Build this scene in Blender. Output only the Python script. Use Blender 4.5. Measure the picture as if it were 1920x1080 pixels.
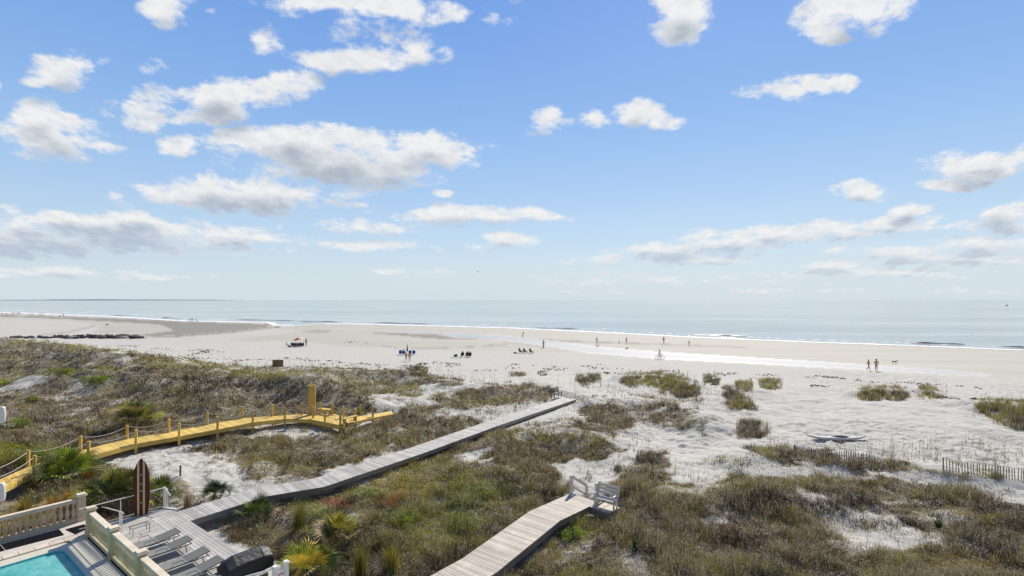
import bpy, bmesh, math, random
import numpy as np
from mathutils import Vector, Matrix
random.seed(7); RNG = np.random.default_rng(11)
R = math.radians
S = bpy.context.scene
COL = S.collection
for o in list(bpy.data.objects): bpy.data.objects.remove(o)

# ------------------------------------------------------------------ camera
CAM_H = 12.0; F = 960.0; V0 = 562.0
cam_d = bpy.data.cameras.new("camera"); cam = bpy.data.objects.new("camera", cam_d); COL.objects.link(cam)
cam.location = (0, 0, CAM_H); cam.rotation_euler = (R(90), 0, 0)
cam_d.sensor_width = 36; cam_d.lens = 18.0; cam_d.shift_y = 22 / 1920
cam_d.clip_start = 0.1; cam_d.clip_end = 90000
S.camera = cam
S.render.resolution_x = 1024; S.render.resolution_y = 576
S.view_settings.view_transform = 'Standard'; S.view_settings.look = 'None'
S.view_settings.gamma = 1; S.view_settings.exposure = 0.06
S.render.engine = 'CYCLES'

# ------------------------------------------------------------------ sun
SUN_AZ = 21.6; SUN_EL = 44.0
sd = bpy.data.lights.new("sun", 'SUN'); sd.energy = 5.0; sd.angle = R(0.6); sd.color = (1.0, 0.93, 0.82)
sun = bpy.data.objects.new("sun", sd); COL.objects.link(sun)
sdir = Vector((math.sin(R(SUN_AZ)) * math.cos(R(SUN_EL)), math.cos(R(SUN_AZ)) * math.cos(R(SUN_EL)), math.sin(R(SUN_EL))))
sun.rotation_euler = sdir.to_track_quat('Z', 'Y').to_euler()

# ------------------------------------------------------------------ sky with clouds
CLOUDS = [  # azimuth / elevation position of each puff, its half sizes and weight
 (310,10,42,38,1),(385,30,13,8,.7),(560,2,130,16,1),(700,8,150,20,.95),(860,12,100,26,.9),(935,35,34,20,.8),
 (645,45,32,34,.8),(700,100,118,24,1),(790,78,36,26,1),(612,100,30,18,.8),(680,55,80,24,.6),(500,75,24,17,.45),
 (110,128,44,34,1),(82,148,36,12,.9),(275,118,30,19,.85),(0,160,14,13,.8),(182,112,12,6,.4),
 (270,212,44,22,.85),(395,172,50,30,1),(455,190,76,28,1),(545,160,48,30,.85),(318,172,58,15,.75),(390,215,100,13,.6),
 (110,258,92,34,1),(72,222,40,30,.85),(175,278,62,20,1),(185,212,24,15,.5),
 (560,272,150,34,1.15),(630,298,180,42,1.3),(800,290,80,38,1.15),(720,315,120,30,1.3),(425,264,52,13,.85),(340,276,30,20,.8),
 (450,364,190,30,1.2),(320,368,70,20,1),(610,352,115,20,1.0),(665,380,40,6,.6),
 (150,418,160,23,1.25),(190,442,250,26,1.25),(70,456,190,24,1.25),(390,448,170,17,1.0),(260,468,160,8,.7),(20,395,50,8,.5),
 (690,425,92,14,.95),(880,403,145,15,1),(790,425,80,10,.7),(950,453,56,14,.9),(665,463,80,7,.6),(830,358,14,6,.5),
 (1275,12,42,34,1),(1272,55,40,26,1),(1590,18,66,32,1.1),(1555,52,44,20,1),(1645,10,50,20,.5),(1650,52,20,10,.4),
 (1020,220,30,25,1.05),(1048,234,30,10,.9),(1105,226,28,15,.5),(1205,215,50,19,1.05),(1198,200,26,15,.9),(1270,226,22,9,.35),
 (1402,178,32,14,.95),(1480,173,42,16,1),(1530,158,56,13,.8),(1590,157,20,12,.7),
 (1615,358,54,15,1),(1830,315,80,24,1.15),(1860,300,66,22,1.1),(1770,346,50,10,1),(1918,288,20,22,.9),
 (1705,395,32,17,1.1),(1885,405,46,25,1.15),(1720,418,115,13,1),(1600,430,85,17,.95),(1480,442,70,15,.9),(1380,455,100,18,1.05),
 (1240,470,100,13,.85),(1130,490,100,10,.75),(1560,500,50,8,.85),(1710,478,90,14,.9),(1840,460,100,15,1.0),(1780,486,130,13,.95),(1620,470,120,10,.7),(1300,486,120,10,.8),
 (1440,520,90,10,.4),(1110,505,50,8,.5),(90,512,120,10,.8),(230,520,110,7,.7),(430,470,140,9,.7),(620,462,150,8,.65),(1230,525,180,9,.6),(1650,512,150,9,.65),(790,508,60,4,.35),(1500,545,300,5,.3)]
world = bpy.data.worlds.new("World"); S.world = world; world.use_nodes = True
nt = world.node_tree; nt.nodes.clear()
def N(t, typ, **kw):
    n = t.nodes.new(typ)
    for k, v in kw.items():
        if k.startswith('i_'):
            k2 = k[2:]; k2 = int(k2) if k2.isdigit() else k2
            n.inputs[k2].default_value = v
        else: setattr(n, k, v)
    return n
def math_(t, op, a, b=None, c=None, clamp=False):
    n = t.nodes.new('ShaderNodeMath'); n.operation = op; n.use_clamp = clamp
    for i, x in enumerate((a, b, c)):
        if x is None: continue
        if isinstance(x, (int, float)): n.inputs[i].default_value = x
        else: t.links.new(x, n.inputs[i])
    return n.outputs[0]
def ramp(t, fac, stops, interp='LINEAR'):
    n = t.nodes.new('ShaderNodeValToRGB'); cr = n.color_ramp; cr.interpolation = interp
    while len(cr.elements) < len(stops): cr.elements.new(0.5)
    for e, (p, c) in zip(cr.elements, stops):
        e.position = p; e.color = (c[0], c[1], c[2], 1) if hasattr(c, '__len__') else (c, c, c, 1)
    t.links.new(fac, n.inputs[0]); return n.outputs[0]
def mixc(t, fac, a, b, mode='MIX'):
    n = t.nodes.new('ShaderNodeMix'); n.data_type = 'RGBA'; n.blend_type = mode
    for i, x in ((0, fac), (6, a), (7, b)):
        if isinstance(x, (int, float)): n.inputs[i].default_value = x
        elif isinstance(x, tuple): n.inputs[i].default_value = (*x, 1) if len(x) == 3 else x
        else: t.links.new(x, n.inputs[i])
    return n.outputs[2]
# cloud field as a node group (direction plane coordinates in, density out)
cg = bpy.data.node_groups.new("cloud_field", 'ShaderNodeTree')
cg.interface.new_socket("P", in_out='INPUT', socket_type='NodeSocketVector')
cg.interface.new_socket("D", in_out='OUTPUT', socket_type='NodeSocketFloat')
gi = cg.nodes.new('NodeGroupInput'); go = cg.nodes.new('NodeGroupOutput'); acc = None
for (u, v, ru, rv, w) in CLOUDS:
    cx, cz = (u - 960) / F, (V0 - v) / F; ix, iz = F / (ru * 1.32), F / (rv * 1.32)
    m = cg.nodes.new('ShaderNodeVectorMath'); m.operation = 'MULTIPLY_ADD'
    cg.links.new(gi.outputs[0], m.inputs[0]); m.inputs[1].default_value = (ix, iz, 0); m.inputs[2].default_value = (-cx * ix, -cz * iz, 0)
    d = cg.nodes.new('ShaderNodeVectorMath'); d.operation = 'DOT_PRODUCT'
    cg.links.new(m.outputs[0], d.inputs[0]); cg.links.new(m.outputs[0], d.inputs[1])
    val = math_(cg, 'MULTIPLY_ADD', d.outputs['Value'], -w, w)
    acc = val if acc is None else math_(cg, 'MAXIMUM', acc, val)
acc = math_(cg, 'MAXIMUM', acc, -1.0)
cg.links.new(acc, go.inputs[0])

tc = N(nt, 'ShaderNodeTexCoord')
sx = N(nt, 'ShaderNodeSeparateXYZ'); nt.links.new(tc.outputs['Generated'], sx.inputs[0])
yy = math_(nt, 'MAXIMUM', math_(nt, 'ABSOLUTE', sx.outputs[1]), 0.02)
px = math_(nt, 'DIVIDE', sx.outputs[0], yy); pz = math_(nt, 'DIVIDE', sx.outputs[2], yy)
P0 = N(nt, 'ShaderNodeCombineXYZ'); nt.links.new(px, P0.inputs[0]); nt.links.new(pz, P0.inputs[1])
# noise coordinates get finer and flatter towards the horizon
lz = math_(nt, 'LOGARITHM', math_(nt, 'ADD', math_(nt, 'MAXIMUM', pz, 0.0), 0.16), 2.718)
px2 = math_(nt, 'DIVIDE', px, math_(nt, 'ADD', math_(nt, 'MULTIPLY', math_(nt, 'MAXIMUM', pz, 0.0), 0.9), 0.45))
PN = N(nt, 'ShaderNodeCombineXYZ'); nt.links.new(px2, PN.inputs[0]); nt.links.new(lz, PN.inputs[1]); PN.inputs[2].default_value = 3.7
warp = N(nt, 'ShaderNodeTexNoise', i_Scale=5.0, i_Detail=3.0); nt.links.new(PN.outputs[0], warp.inputs['Vector'])
wv = N(nt, 'ShaderNodeVectorMath', operation='SUBTRACT'); nt.links.new(warp.outputs['Color'], wv.inputs[0]); wv.inputs[1].default_value = (.5, .5, .5)
ws = N(nt, 'ShaderNodeVectorMath', operation='MULTIPLY'); nt.links.new(wv.outputs[0], ws.inputs[0])
kz = math_(nt, 'ADD', math_(nt, 'MULTIPLY', math_(nt, 'MAXIMUM', pz, 0.0), 0.10), 0.012)
kv = N(nt, 'ShaderNodeCombineXYZ'); nt.links.new(math_(nt, 'MULTIPLY', kz, 1.6), kv.inputs[0]); nt.links.new(kz, kv.inputs[1]); nt.links.new(kv.outputs[0], ws.inputs[1])
PW = N(nt, 'ShaderNodeVectorMath', operation='ADD'); nt.links.new(P0.outputs[0], PW.inputs[0]); nt.links.new(ws.outputs[0], PW.inputs[1])
n1 = N(nt, 'ShaderNodeTexNoise', i_Scale=8.0, i_Detail=10.0, i_Roughness=0.66); nt.links.new(PN.outputs[0], n1.inputs['Vector'])
n1b = N(nt, 'ShaderNodeVectorMath', operation='ADD'); nt.links.new(PN.outputs[0], n1b.inputs[0]); n1b.inputs[1].default_value = (0.012, 0.045, 0)
n2 = N(nt, 'ShaderNodeTexNoise', i_Scale=8.0, i_Detail=4.0, i_Roughness=0.5); nt.links.new(n1b.outputs[0], n2.inputs['Vector'])
f1 = N(nt, 'ShaderNodeGroup'); f1.node_tree = cg; nt.links.new(PW.outputs[0], f1.inputs[0])
up = N(nt, 'ShaderNodeVectorMath', operation='ADD'); nt.links.new(PW.outputs[0], up.inputs[0])
upz = N(nt, 'ShaderNodeCombineXYZ'); upz.inputs[0].default_value = 0.004
nt.links.new(math_(nt, 'ADD', math_(nt, 'MULTIPLY', math_(nt, 'MAXIMUM', pz, 0.0), 0.085), 0.009), upz.inputs[1]); nt.links.new(upz.outputs[0], up.inputs[1])
f2 = N(nt, 'ShaderNodeGroup'); f2.node_tree = cg; nt.links.new(up.outputs[0], f2.inputs[0])
def dens(f, n, amp): return math_(nt, 'ADD', f, math_(nt, 'MULTIPLY', math_(nt, 'SUBTRACT', n, 0.5), amp))
D1 = dens(f1.outputs[0], n1.outputs['Fac'], 5.2); D2 = dens(f2.outputs[0], n2.outputs['Fac'], 1.6)
def sstep(t, x, a, b):
    n = N(t, 'ShaderNodeMapRange', interpolation_type='SMOOTHSTEP'); n.inputs['From Min'].default_value = a; n.inputs['From Max'].default_value = b
    t.links.new(x, n.inputs['Value']); return n.outputs[0]
front = math_(nt, 'GREATER_THAN', sx.outputs[1], 0.02)
alpha = math_(nt, 'MULTIPLY', sstep(nt, D1, -0.05, 0.95), front)
# behind the camera: plain scattered puffs, so that reflections and side light stay natural
back = math_(nt, 'MULTIPLY', sstep(nt, warp.outputs['Fac'], 0.56, 0.68), math_(nt, 'SUBTRACT', 1.0, front))
alpha = math_(nt, 'MAXIMUM', alpha, math_(nt, 'MULTIPLY', back, math_(nt, 'GREATER_THAN', sx.outputs[2], 0.03)))
lowfade = sstep(nt, pz, 0.0, 0.16)
alpha = math_(nt, 'MULTIPLY', alpha, math_(nt, 'ADD', math_(nt, 'MULTIPLY', lowfade, 0.35), 0.63))
shade = sstep(nt, math_(nt, 'ADD', D2, math_(nt, 'MULTIPLY', math_(nt, 'SUBTRACT', n1.outputs['Fac'], .5), 1.4)), 0.15, 1.45)
# grey bases are painted shading, sampled from the puff field higher up
ccol = ramp(nt, shade, [(0.0, (1.0, 1.0, 1.0)), (0.4, (0.90, 0.91, 0.93)), (0.8, (0.69, 0.73, 0.785)), (1.0, (0.53, 0.585, 0.66))])
sky = N(nt, 'ShaderNodeTexSky', sky_type='NISHITA', sun_disc=False, sun_elevation=R(SUN_EL), sun_rotation=R(SUN_AZ),
        altitude=0, air_density=1.0, dust_density=0.6, ozone_density=2.5)
SKY_K = 0.105
def lin(r, g, b_): return tuple(((x / 255 + .055) / 1.055) ** 2.4 / SKY_K for x in (r, g, b_))
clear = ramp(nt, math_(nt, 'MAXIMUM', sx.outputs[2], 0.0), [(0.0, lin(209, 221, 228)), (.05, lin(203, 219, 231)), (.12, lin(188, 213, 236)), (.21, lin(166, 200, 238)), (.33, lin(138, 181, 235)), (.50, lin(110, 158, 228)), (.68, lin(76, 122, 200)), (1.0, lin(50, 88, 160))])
skc = N(nt, 'ShaderNodeVectorMath', operation='SCALE'); nt.links.new(sky.outputs[0], skc.inputs[0]); skc.inputs['Scale'].default_value = 1.0
tint = N(nt, 'ShaderNodeVectorMath', operation='MULTIPLY'); nt.links.new(skc.outputs[0], tint.inputs[0]); tint.inputs[1].default_value = (1.0, 1.0, 1.0)
ccol = mixc(nt, math_(nt, 'MULTIPLY', math_(nt, 'MULTIPLY', shade, math_(nt, 'SUBTRACT', 1.0, sstep(nt, pz, .08, .26))), .75), ccol, (.57, .66, .80))
nbil = N(nt, 'ShaderNodeTexNoise', i_Scale=26.0, i_Detail=6.0, i_Roughness=0.6); nt.links.new(PN.outputs[0], nbil.inputs['Vector'])
ccol = mixc(nt, math_(nt, 'MULTIPLY', sstep(nt, nbil.outputs['Fac'], .38, .66), .55), ccol, (.80, .83, .87), 'MULTIPLY')
cs = N(nt, 'ShaderNodeVectorMath', operation='SCALE'); nt.links.new(ccol, cs.inputs[0]); cs.inputs['Scale'].default_value = 0.86 / SKY_K
base_sky = mixc(nt, .85, tint.outputs[0], clear)
bk = N(nt, 'ShaderNodeMapRange', interpolation_type='SMOOTHSTEP'); nt.links.new(sx.outputs[1], bk.inputs['Value']); bk.inputs['From Min'].default_value = -.35; bk.inputs['From Max'].default_value = .3; bk.inputs['To Min'].default_value = .5; bk.inputs['To Max'].default_value = 1.0  # unseen sky behind the camera dimmed to cut the ambient fill
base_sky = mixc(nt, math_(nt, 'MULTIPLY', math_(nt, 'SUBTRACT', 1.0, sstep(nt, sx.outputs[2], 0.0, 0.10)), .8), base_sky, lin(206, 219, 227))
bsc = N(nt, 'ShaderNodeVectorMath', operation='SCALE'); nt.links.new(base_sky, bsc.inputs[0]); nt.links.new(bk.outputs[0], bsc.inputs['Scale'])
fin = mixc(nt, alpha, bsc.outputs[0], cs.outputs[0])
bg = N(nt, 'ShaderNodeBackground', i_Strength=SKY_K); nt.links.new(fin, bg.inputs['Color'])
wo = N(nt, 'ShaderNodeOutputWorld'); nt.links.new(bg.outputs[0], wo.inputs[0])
world.cycles.sampling_method = 'MANUAL'; world.cycles.sample_map_resolution = 512

# ------------------------------------------------------------------ helpers
def P(u, v, z=0.0):
    d = F * (CAM_H - z) / (v - V0); return Vector(((u - 960) / F * d, d, z))
def Pd(u, v, d): return Vector(((u - 960) / F * d, d, CAM_H - (v - V0) / F * d))
def tag(o, label=None, cat=None, group=None, kind=None):
    if label: o['label'] = label
    if cat: o['category'] = cat
    if group: o['group'] = group
    if kind: o['kind'] = kind
    return o
def empty(name, loc=(0, 0, 0), rz=0.0):
    o = bpy.data.objects.new(name, None); COL.objects.link(o); o.location = loc; o.rotation_euler = (0, 0, rz); o.empty_display_size = .2
    return o
def children(o): return [c for c in bpy.data.objects if c.parent == o]
KIDS = {}
def setp(o, par):
    if par is not None: o.parent = par; KIDS.setdefault(par.name, []).append(o)
def copy_tree(o, parent=None):
    c = o.copy(); COL.objects.link(c); c.parent = None
    setp(c, parent)
    for ch in list(KIDS.get(o.name, [])): copy_tree(ch, c)
    return c
class MB:
    def __init__(s): s.v = []; s.f = []; s.t = []; s.m = []
    def add(s, vs, fs, tint=None, mi=0):
        b = len(s.v); s.v += [tuple(x) for x in vs]
        t = random.random() if tint is None else tint
        for f in fs: s.f.append(tuple(b + i for i in f)); s.t.append(t); s.m.append(mi)
        return s
    def hexa(s, p, tint=None, mi=0):   # p: 4 bottom + 4 top, counter-clockwise
        return s.add(p, [(3, 2, 1, 0), (4, 5, 6, 7), (0, 1, 5, 4), (1, 2, 6, 5), (2, 3, 7, 6), (3, 0, 4, 7)], tint, mi)
    def box(s, c, size, rz=0.0, tint=None, mi=0, rx=0.0, ry=0.0):
        M = Matrix.Translation(c) @ Matrix.Rotation(rz, 4, 'Z') @ Matrix.Rotation(ry, 4, 'Y') @ Matrix.Rotation(rx, 4, 'X')
        x, y, z = (q / 2 for q in size)
        return s.hexa([M @ Vector(q) for q in ((-x, -y, -z), (x, -y, -z), (x, y, -z), (-x, y, -z), (-x, -y, z), (x, -y, z), (x, y, z), (-x, y, z))], tint, mi)
    def bar(s, a, b, w, h, tint=None, mi=0, up=(0, 0, 1)):
        a = Vector(a); b = Vector(b); d = (b - a).normalized(); u0 = Vector(up)
        if abs(d.dot(u0)) > .98: u0 = Vector((1, 0, 0))
        sd_ = d.cross(u0).normalized() * (w / 2); u_ = sd_.normalized().cross(d).normalized() * (h / 2)
        return s.hexa([a - sd_ - u_, a + sd_ - u_, b + sd_ - u_, b - sd_ - u_, a - sd_ + u_, a + sd_ + u_, b + sd_ + u_, b - sd_ + u_], tint, mi)
    def tube(s, pts, r, n=8, tint=None, mi=0, cap=True):
        pts = [Vector(p) for p in pts]; rr = r if hasattr(r, '__len__') else [r] * len(pts)
        vs = []; fs = []
        up = Vector((0, 0, 1))
        for i, p in enumerate(pts):
            d = (pts[min(i + 1, len(pts) - 1)] - pts[max(i - 1, 0)]).normalized()
            u0 = up if abs(d.dot(up)) < .95 else Vector((1, 0, 0))
            a = d.cross(u0).normalized(); b = a.cross(d).normalized()
            for k in range(n):
                t = 2 * math.pi * k / n; vs.append(p + (a * math.cos(t) + b * math.sin(t)) * rr[i])
        for i in range(len(pts) - 1):
            for k in range(n):
                k2 = (k + 1) % n; fs.append((i * n + k, i * n + k2, (i + 1) * n + k2, (i + 1) * n + k))
        if cap: fs.append(tuple(range(n))[::-1]); fs.append(tuple((len(pts) - 1) * n + k for k in range(n)))
        return s.add(vs, fs, tint, mi)
    def lathe(s, c, prof, n=12, tint=None, mi=0):
        vs = []; fs = []
        for (r, z) in prof:
            for k in range(n):
                t = 2 * math.pi * k / n; vs.append((c[0] + r * math.cos(t), c[1] + r * math.sin(t), c[2] + z))
        for i in range(len(prof) - 1):
            for k in range(n):
                k2 = (k + 1) % n; fs.append((i * n + k, i * n + k2, (i + 1) * n + k2, (i + 1) * n + k))
        fs.append(tuple(range(n))[::-1]); fs.append(tuple((len(prof) - 1) * n + k for k in range(n)))
        return s.add(vs, fs, tint, mi)
    def prism(s, poly, z0, z1, tint=None, mi=0):
        n = len(poly); vs = [(p[0], p[1], z0) for p in poly] + [(p[0], p[1], z1) for p in poly]
        fs = [tuple(range(n))[::-1], tuple(range(n, 2 * n))] + [(i, (i + 1) % n, n + (i + 1) % n, n + i) for i in range(n)]
        return s.add(vs, fs, tint, mi)
    def build(s, name, mats, parent=None, smooth=False, bevel=0.0):
        me = bpy.data.meshes.new(name); me.from_pydata(s.v, [], s.f)
        mats = mats if isinstance(mats, (list, tuple)) else [mats]
        for m in mats: me.materials.append(m)
        a = me.attributes.new('tint', 'FLOAT', 'FACE'); a.data.foreach_set('value', s.t)
        me.polygons.foreach_set('material_index', s.m)
        if smooth: me.polygons.foreach_set('use_smooth', [True] * len(s.f))
        bm = bmesh.new(); bm.from_mesh(me); bmesh.ops.recalc_face_normals(bm, faces=bm.faces); bm.to_mesh(me); bm.free()
        o = bpy.data.objects.new(name, me); COL.objects.link(o); setp(o, parent)
        if bevel: b = o.modifiers.new('bevel', 'BEVEL'); b.width = bevel; b.segments = 2
        return o

# ------------------------------------------------------------------ numpy noise
def hash2(ix, iy, seed):
    h = (ix.astype(np.int64) * 374761393 + iy.astype(np.int64) * 668265263 + seed * 1442695041) & 0xffffffff
    h = ((h ^ (h >> 13)) * 1274126177) & 0xffffffff
    return ((h ^ (h >> 16)) & 0xffffff) / float(0xffffff)
def vnoise(x, y, seed=0):
    ix = np.floor(x); iy = np.floor(y); fx = x - ix; fy = y - iy
    fx = fx * fx * (3 - 2 * fx); fy = fy * fy * (3 - 2 * fy)
    a = hash2(ix, iy, seed); b = hash2(ix + 1, iy, seed); c = hash2(ix, iy + 1, seed); d = hash2(ix + 1, iy + 1, seed)
    return (a * (1 - fx) + b * fx) * (1 - fy) + (c * (1 - fx) + d * fx) * fy
def fbm(x, y, oct=4, seed=0, rough=.5):
    s = 0; a = 1; t = 0
    for i in range(oct):
        s = s + a * vnoise(x * 2 ** i + 17.3 * i, y * 2 ** i - 9.1 * i, seed + i); t += a; a *= rough
    return s / t
def sst(x, a, b):
    t = np.clip((x - a) / (b - a), 0, 1); return t * t * (3 - 2 * t)

# ------------------------------------------------------------------ terrain shape
SH = [(0,586),(200,593.5),(340,602),(500,605),(512,610),(520,613),(545,610),(600,607),(700,608.5),(950,615),(1100,622),(1300,632.5),(1500,641),(1700,648),(1920,657)]
shx = []; shy = []
for u, v in SH: p = P(u, v, 0); shx.append(p.x); shy.append(p.y)
_o = np.argsort(shx); shx = np.array(shx)[_o]; shy = np.array(shy)[_o]
shx = np.concatenate([[-6000, -1500], shx, [400, 1500]]); shy = np.concatenate([[4200, 1150], shy, [-10, -500]])
def shore_y(x): return np.interp(x, shx, shy)
DU = [(-400,625,1),(0,640,1),(420,685,1),(760,706,1),(1160,712,1),(1640,727,1),(1920,752,1)]
dux = [P(u, v, 1).x for u, v, _ in DU]; duy = [P(u, v, 1).y for u, v, _ in DU]
dux = [-900] + dux + [200]; duy = [420] + duy + [10]
def dune_y(x): return np.interp(x, dux, duy)
def seg_dist(x, y, pts):
    best = np.full(np.shape(x), 1e9)
    for (x0, y0), (x1, y1) in zip(pts[:-1], pts[1:]):
        dx, dy = x1 - x0, y1 - y0; L = dx * dx + dy * dy + 1e-9
        t = np.clip(((x - x0) * dx + (y - y0) * dy) / L, 0, 1)
        best = np.minimum(best, np.hypot(x - x0 - t * dx, y - y0 - t * dy))
    return best
def poly_xy(pl, z): return [tuple(P(u, v, z)[:2]) for u, v in pl]
RIDGES = [  # crest in view, crest height, half width, height
 (poly_xy([(-500,618),(-200,624),(0,633),(120,645),(230,658),(300,668)], 3.2), 6.0, 1.95),
 (poly_xy([(150,672),(250,680),(340,688),(430,694),(500,703),(560,709)], 3.4), 3.8, 2.1),
 (poly_xy([(560,712),(620,722),(690,742)], 2.4), 2.4, 1.0),
 (poly_xy([(-200,668),(0,680),(90,690),(150,700)], 2.4), 5.0, 1.7),
 (poly_xy([(180,712),(250,716),(330,728),(400,745)], 2.2), 3.2, 1.6),
 (poly_xy([(560,690),(680,696),(780,706),(850,716)], 1.8), 2.6, 0.8),
 (poly_xy([(780,775),(850,768),(700,790)], 1.7), 3.5, 0.5),
 (poly_xy([(880,730),(980,728),(1035,738)], 1.8), 2.5, 0.7),
 (poly_xy([(1100,748),(1180,745),(1280,770),(1330,790)], 1.7), 2.5, 0.6),
 (poly_xy([(1170,708),(1230,705),(1290,725)], 1.5), 2.2, 0.8),
 (poly_xy([(1615,737),(1690,735),(1740,735)], 1.4), 1.8, 0.7),
 (poly_xy([(1830,765),(1960,765)], 1.4), 2.0, 0.7),
 (poly_xy([(930,815),(1040,808),(1140,830)], 1.6), 3.0, 0.6),
 (poly_xy([(1400,855),(1560,868),(1750,885),(2000,915)], 1.7), 2.6, 0.8),
 (poly_xy([(1180,865),(1240,860)], 1.5), 1.8, 0.5),
 (poly_xy([(1250,915),(1450,915),(1650,930),(1950,965)], 1.6), 2.6, 0.5),
]
WALKS = []   # (points, z, half width) filled below, they keep the sand under the boards
GZ = 1.6
GRAY = [(P(340,969,GZ)), P(491,922,GZ), P(597,905,1.6), P(780,845,1.55), P(921,795,1.45), P(1068,747,1.3)]
NEARW = [P(1096,933,GZ), P(1021,967,GZ), P(899,1059,GZ), P(832,1098,GZ), P(700,1160,GZ)]
YZ = 1.8
YF = [(-40,938),(65,886),(166,856),(255,832),(336,818),(408,805),(474,792),(534,785.5),(587,784)]
YB = [(-52,922),(53,875),(151,845),(238,823),(317,810),(389,796),(453.6,784),(512,780),(566,778)]
YFW = [P(u, v, YZ) for u, v in YF]; YBW = [P(u, v, YZ) for u, v in YB]
WALKS.append(([tuple(p[:2]) for p in GRAY], 1.0, 1.3)); WALKS.append(([tuple(p[:2]) for p in NEARW], 1.0, 1.4))
WALKS.append(([tuple(((a + b) / 2)[:2]) for a, b in zip(YFW, YBW)] + [tuple(P(628, 787, YZ)[:2])], 1.15, 2.0))
WALKS.append(([tuple(P(655, 788, 1.6)[:2]), tuple(P(736, 773, 1.3)[:2])], .8, 1.1))
A_ = Vector((0.61, 0.79, 0)).normalized(); B_ = Vector((-A_.y, A_.x, 0))
O_ = P(172, 1006, GZ)   # far foot of the pool wall
def height(x, y):
    x = np.asarray(x, float); y = np.asarray(y, float)
    s = shore_y(x) - y
    z = np.where(s > 0, np.minimum(0.010 * s, 0.9) , np.maximum(0.03 * s, -6))
    z = z - 0.25 * sst(s, 0, -4)
    du = dune_y(x) - y
    inl = sst(du, -6, 10)
    z = z + inl * 0.35
    hum = fbm(x / 5.5, y / 5.5, 4, 5)
    z = z + inl * ((hum - .5) * 1.1 + (fbm(x / 2.1, y / 2.1, 3, 15) - .5) * .35)
    near = sst(s, 25, 60)
    z = z + near * (fbm(x / 9, y / 9, 3, 9) - .5) * 0.22
    for pts, w, h in RIDGES:
        xs = [p[0] for p in pts]; ys = [p[1] for p in pts]
        m = (x > min(xs) - 4 * w) & (x < max(xs) + 4 * w) & (y > min(ys) - 4 * w) & (y < max(ys) + 4 * w)
        if not m.any(): continue
        xm = x[m]; ym = y[m]
        d = seg_dist(xm + (fbm(xm / 3, ym / 3, 3, 31) - .5) * w * .9, ym + (fbm(xm / 3, ym / 3, 3, 41) - .5) * w * .9, pts)
        z[m] = np.maximum(z[m], z[m] * .4 + .55) * 1.0 + h * np.exp(-(d / w) ** 2) if False else z[m] + h * np.exp(-(d / w) ** 2)
    # keep the sand below the board walks
    for pts, zz, w in WALKS:
        d = seg_dist(x, y, pts); k = sst(d, w * 2.6, w * .9)
        z = np.where(k > 0, z * (1 - k) + np.minimum(z, zz) * k, z)
    # ground round the pool and its deck
    la = (x - O_.x) * A_.x + (y - O_.y) * A_.y; lb = (x - O_.x) * B_.x + (y - O_.y) * B_.y
    k = sst(la, 8, 5) * sst(lb, 7, 3.5)
    z = z * (1 - k) + np.minimum(z, 0.85) * k
    return z
def micro(x, y):   # footprints and ripples in the dry sand
    s = shore_y(x) - y
    k = sst(s, 35, 75) * sst(y, 95, 70) * (.25 + .75 * sst(fbm(x / 9, y / 7, 3, 79), .36, .56))
    f = fbm(x / .7, y / .7, 3, 77); g = vnoise(x / .33, y / .33, 78)
    return k * (-(sst(f, .50, .64)) * .12 + (g - .5) * .10)
def hz(x, y): return float(height(np.array([x]), np.array([y]))[0])
def G(u, v, it=12):   # where the line of sight through a picture position meets the ground
    z = 1.0
    for _ in range(it):
        p = P(u, v, z); z = .5 * z + .5 * hz(p.x, p.y)
    p = P(u, v, z); return Vector((p.x, p.y, hz(p.x, p.y)))

# ------------------------------------------------------------------ cover maps (where plants grow / sand is wet)
RW, RH = 1100, 300; RU0, RV0, RSC = -140, 560, 2.0
gu, gv = np.meshgrid(RU0 + (np.arange(RW) + .5) * RSC, RV0 + (np.arange(RH) + .5) * RSC)
def inpoly(pl, X, Y):
    r = np.zeros(X.shape, bool); n = len(pl)
    for i in range(n):
        x0, y0 = pl[i]; x1, y1 = pl[(i + 1) % n]
        if y0 == y1: continue
        c = ((y0 > Y) != (y1 > Y)) & (X < (x1 - x0) * (Y - y0) / (y1 - y0) + x0)
        r ^= c
    return r
def blur(a, n=1):
    for _ in range(n):
        p = np.pad(a, 1, mode='edge'); a = (p[1:-1, 1:-1] * 2 + p[:-2, 1:-1] + p[2:, 1:-1] + p[1:-1, :-2] + p[1:-1, 2:]) / 6
    return a
def raster(items, n=2):
    a = np.zeros((RH, RW))
    for pl, w in items: a[inpoly(pl, gu, gv)] = w
    return blur(a, n)
def samp(a, u, v):
    x = np.clip((u - RU0) / RSC - .5, 0, RW - 1.001); y = np.clip((v - RV0) / RSC - .5, 0, RH - 1.001)
    ix = x.astype(int); iy = y.astype(int); fx = x - ix; fy = y - iy
    return (a[iy, ix] * (1 - fx) + a[iy, ix + 1] * fx) * (1 - fy) + (a[iy + 1, ix] * (1 - fx) + a[iy + 1, ix + 1] * fx) * fy
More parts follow.
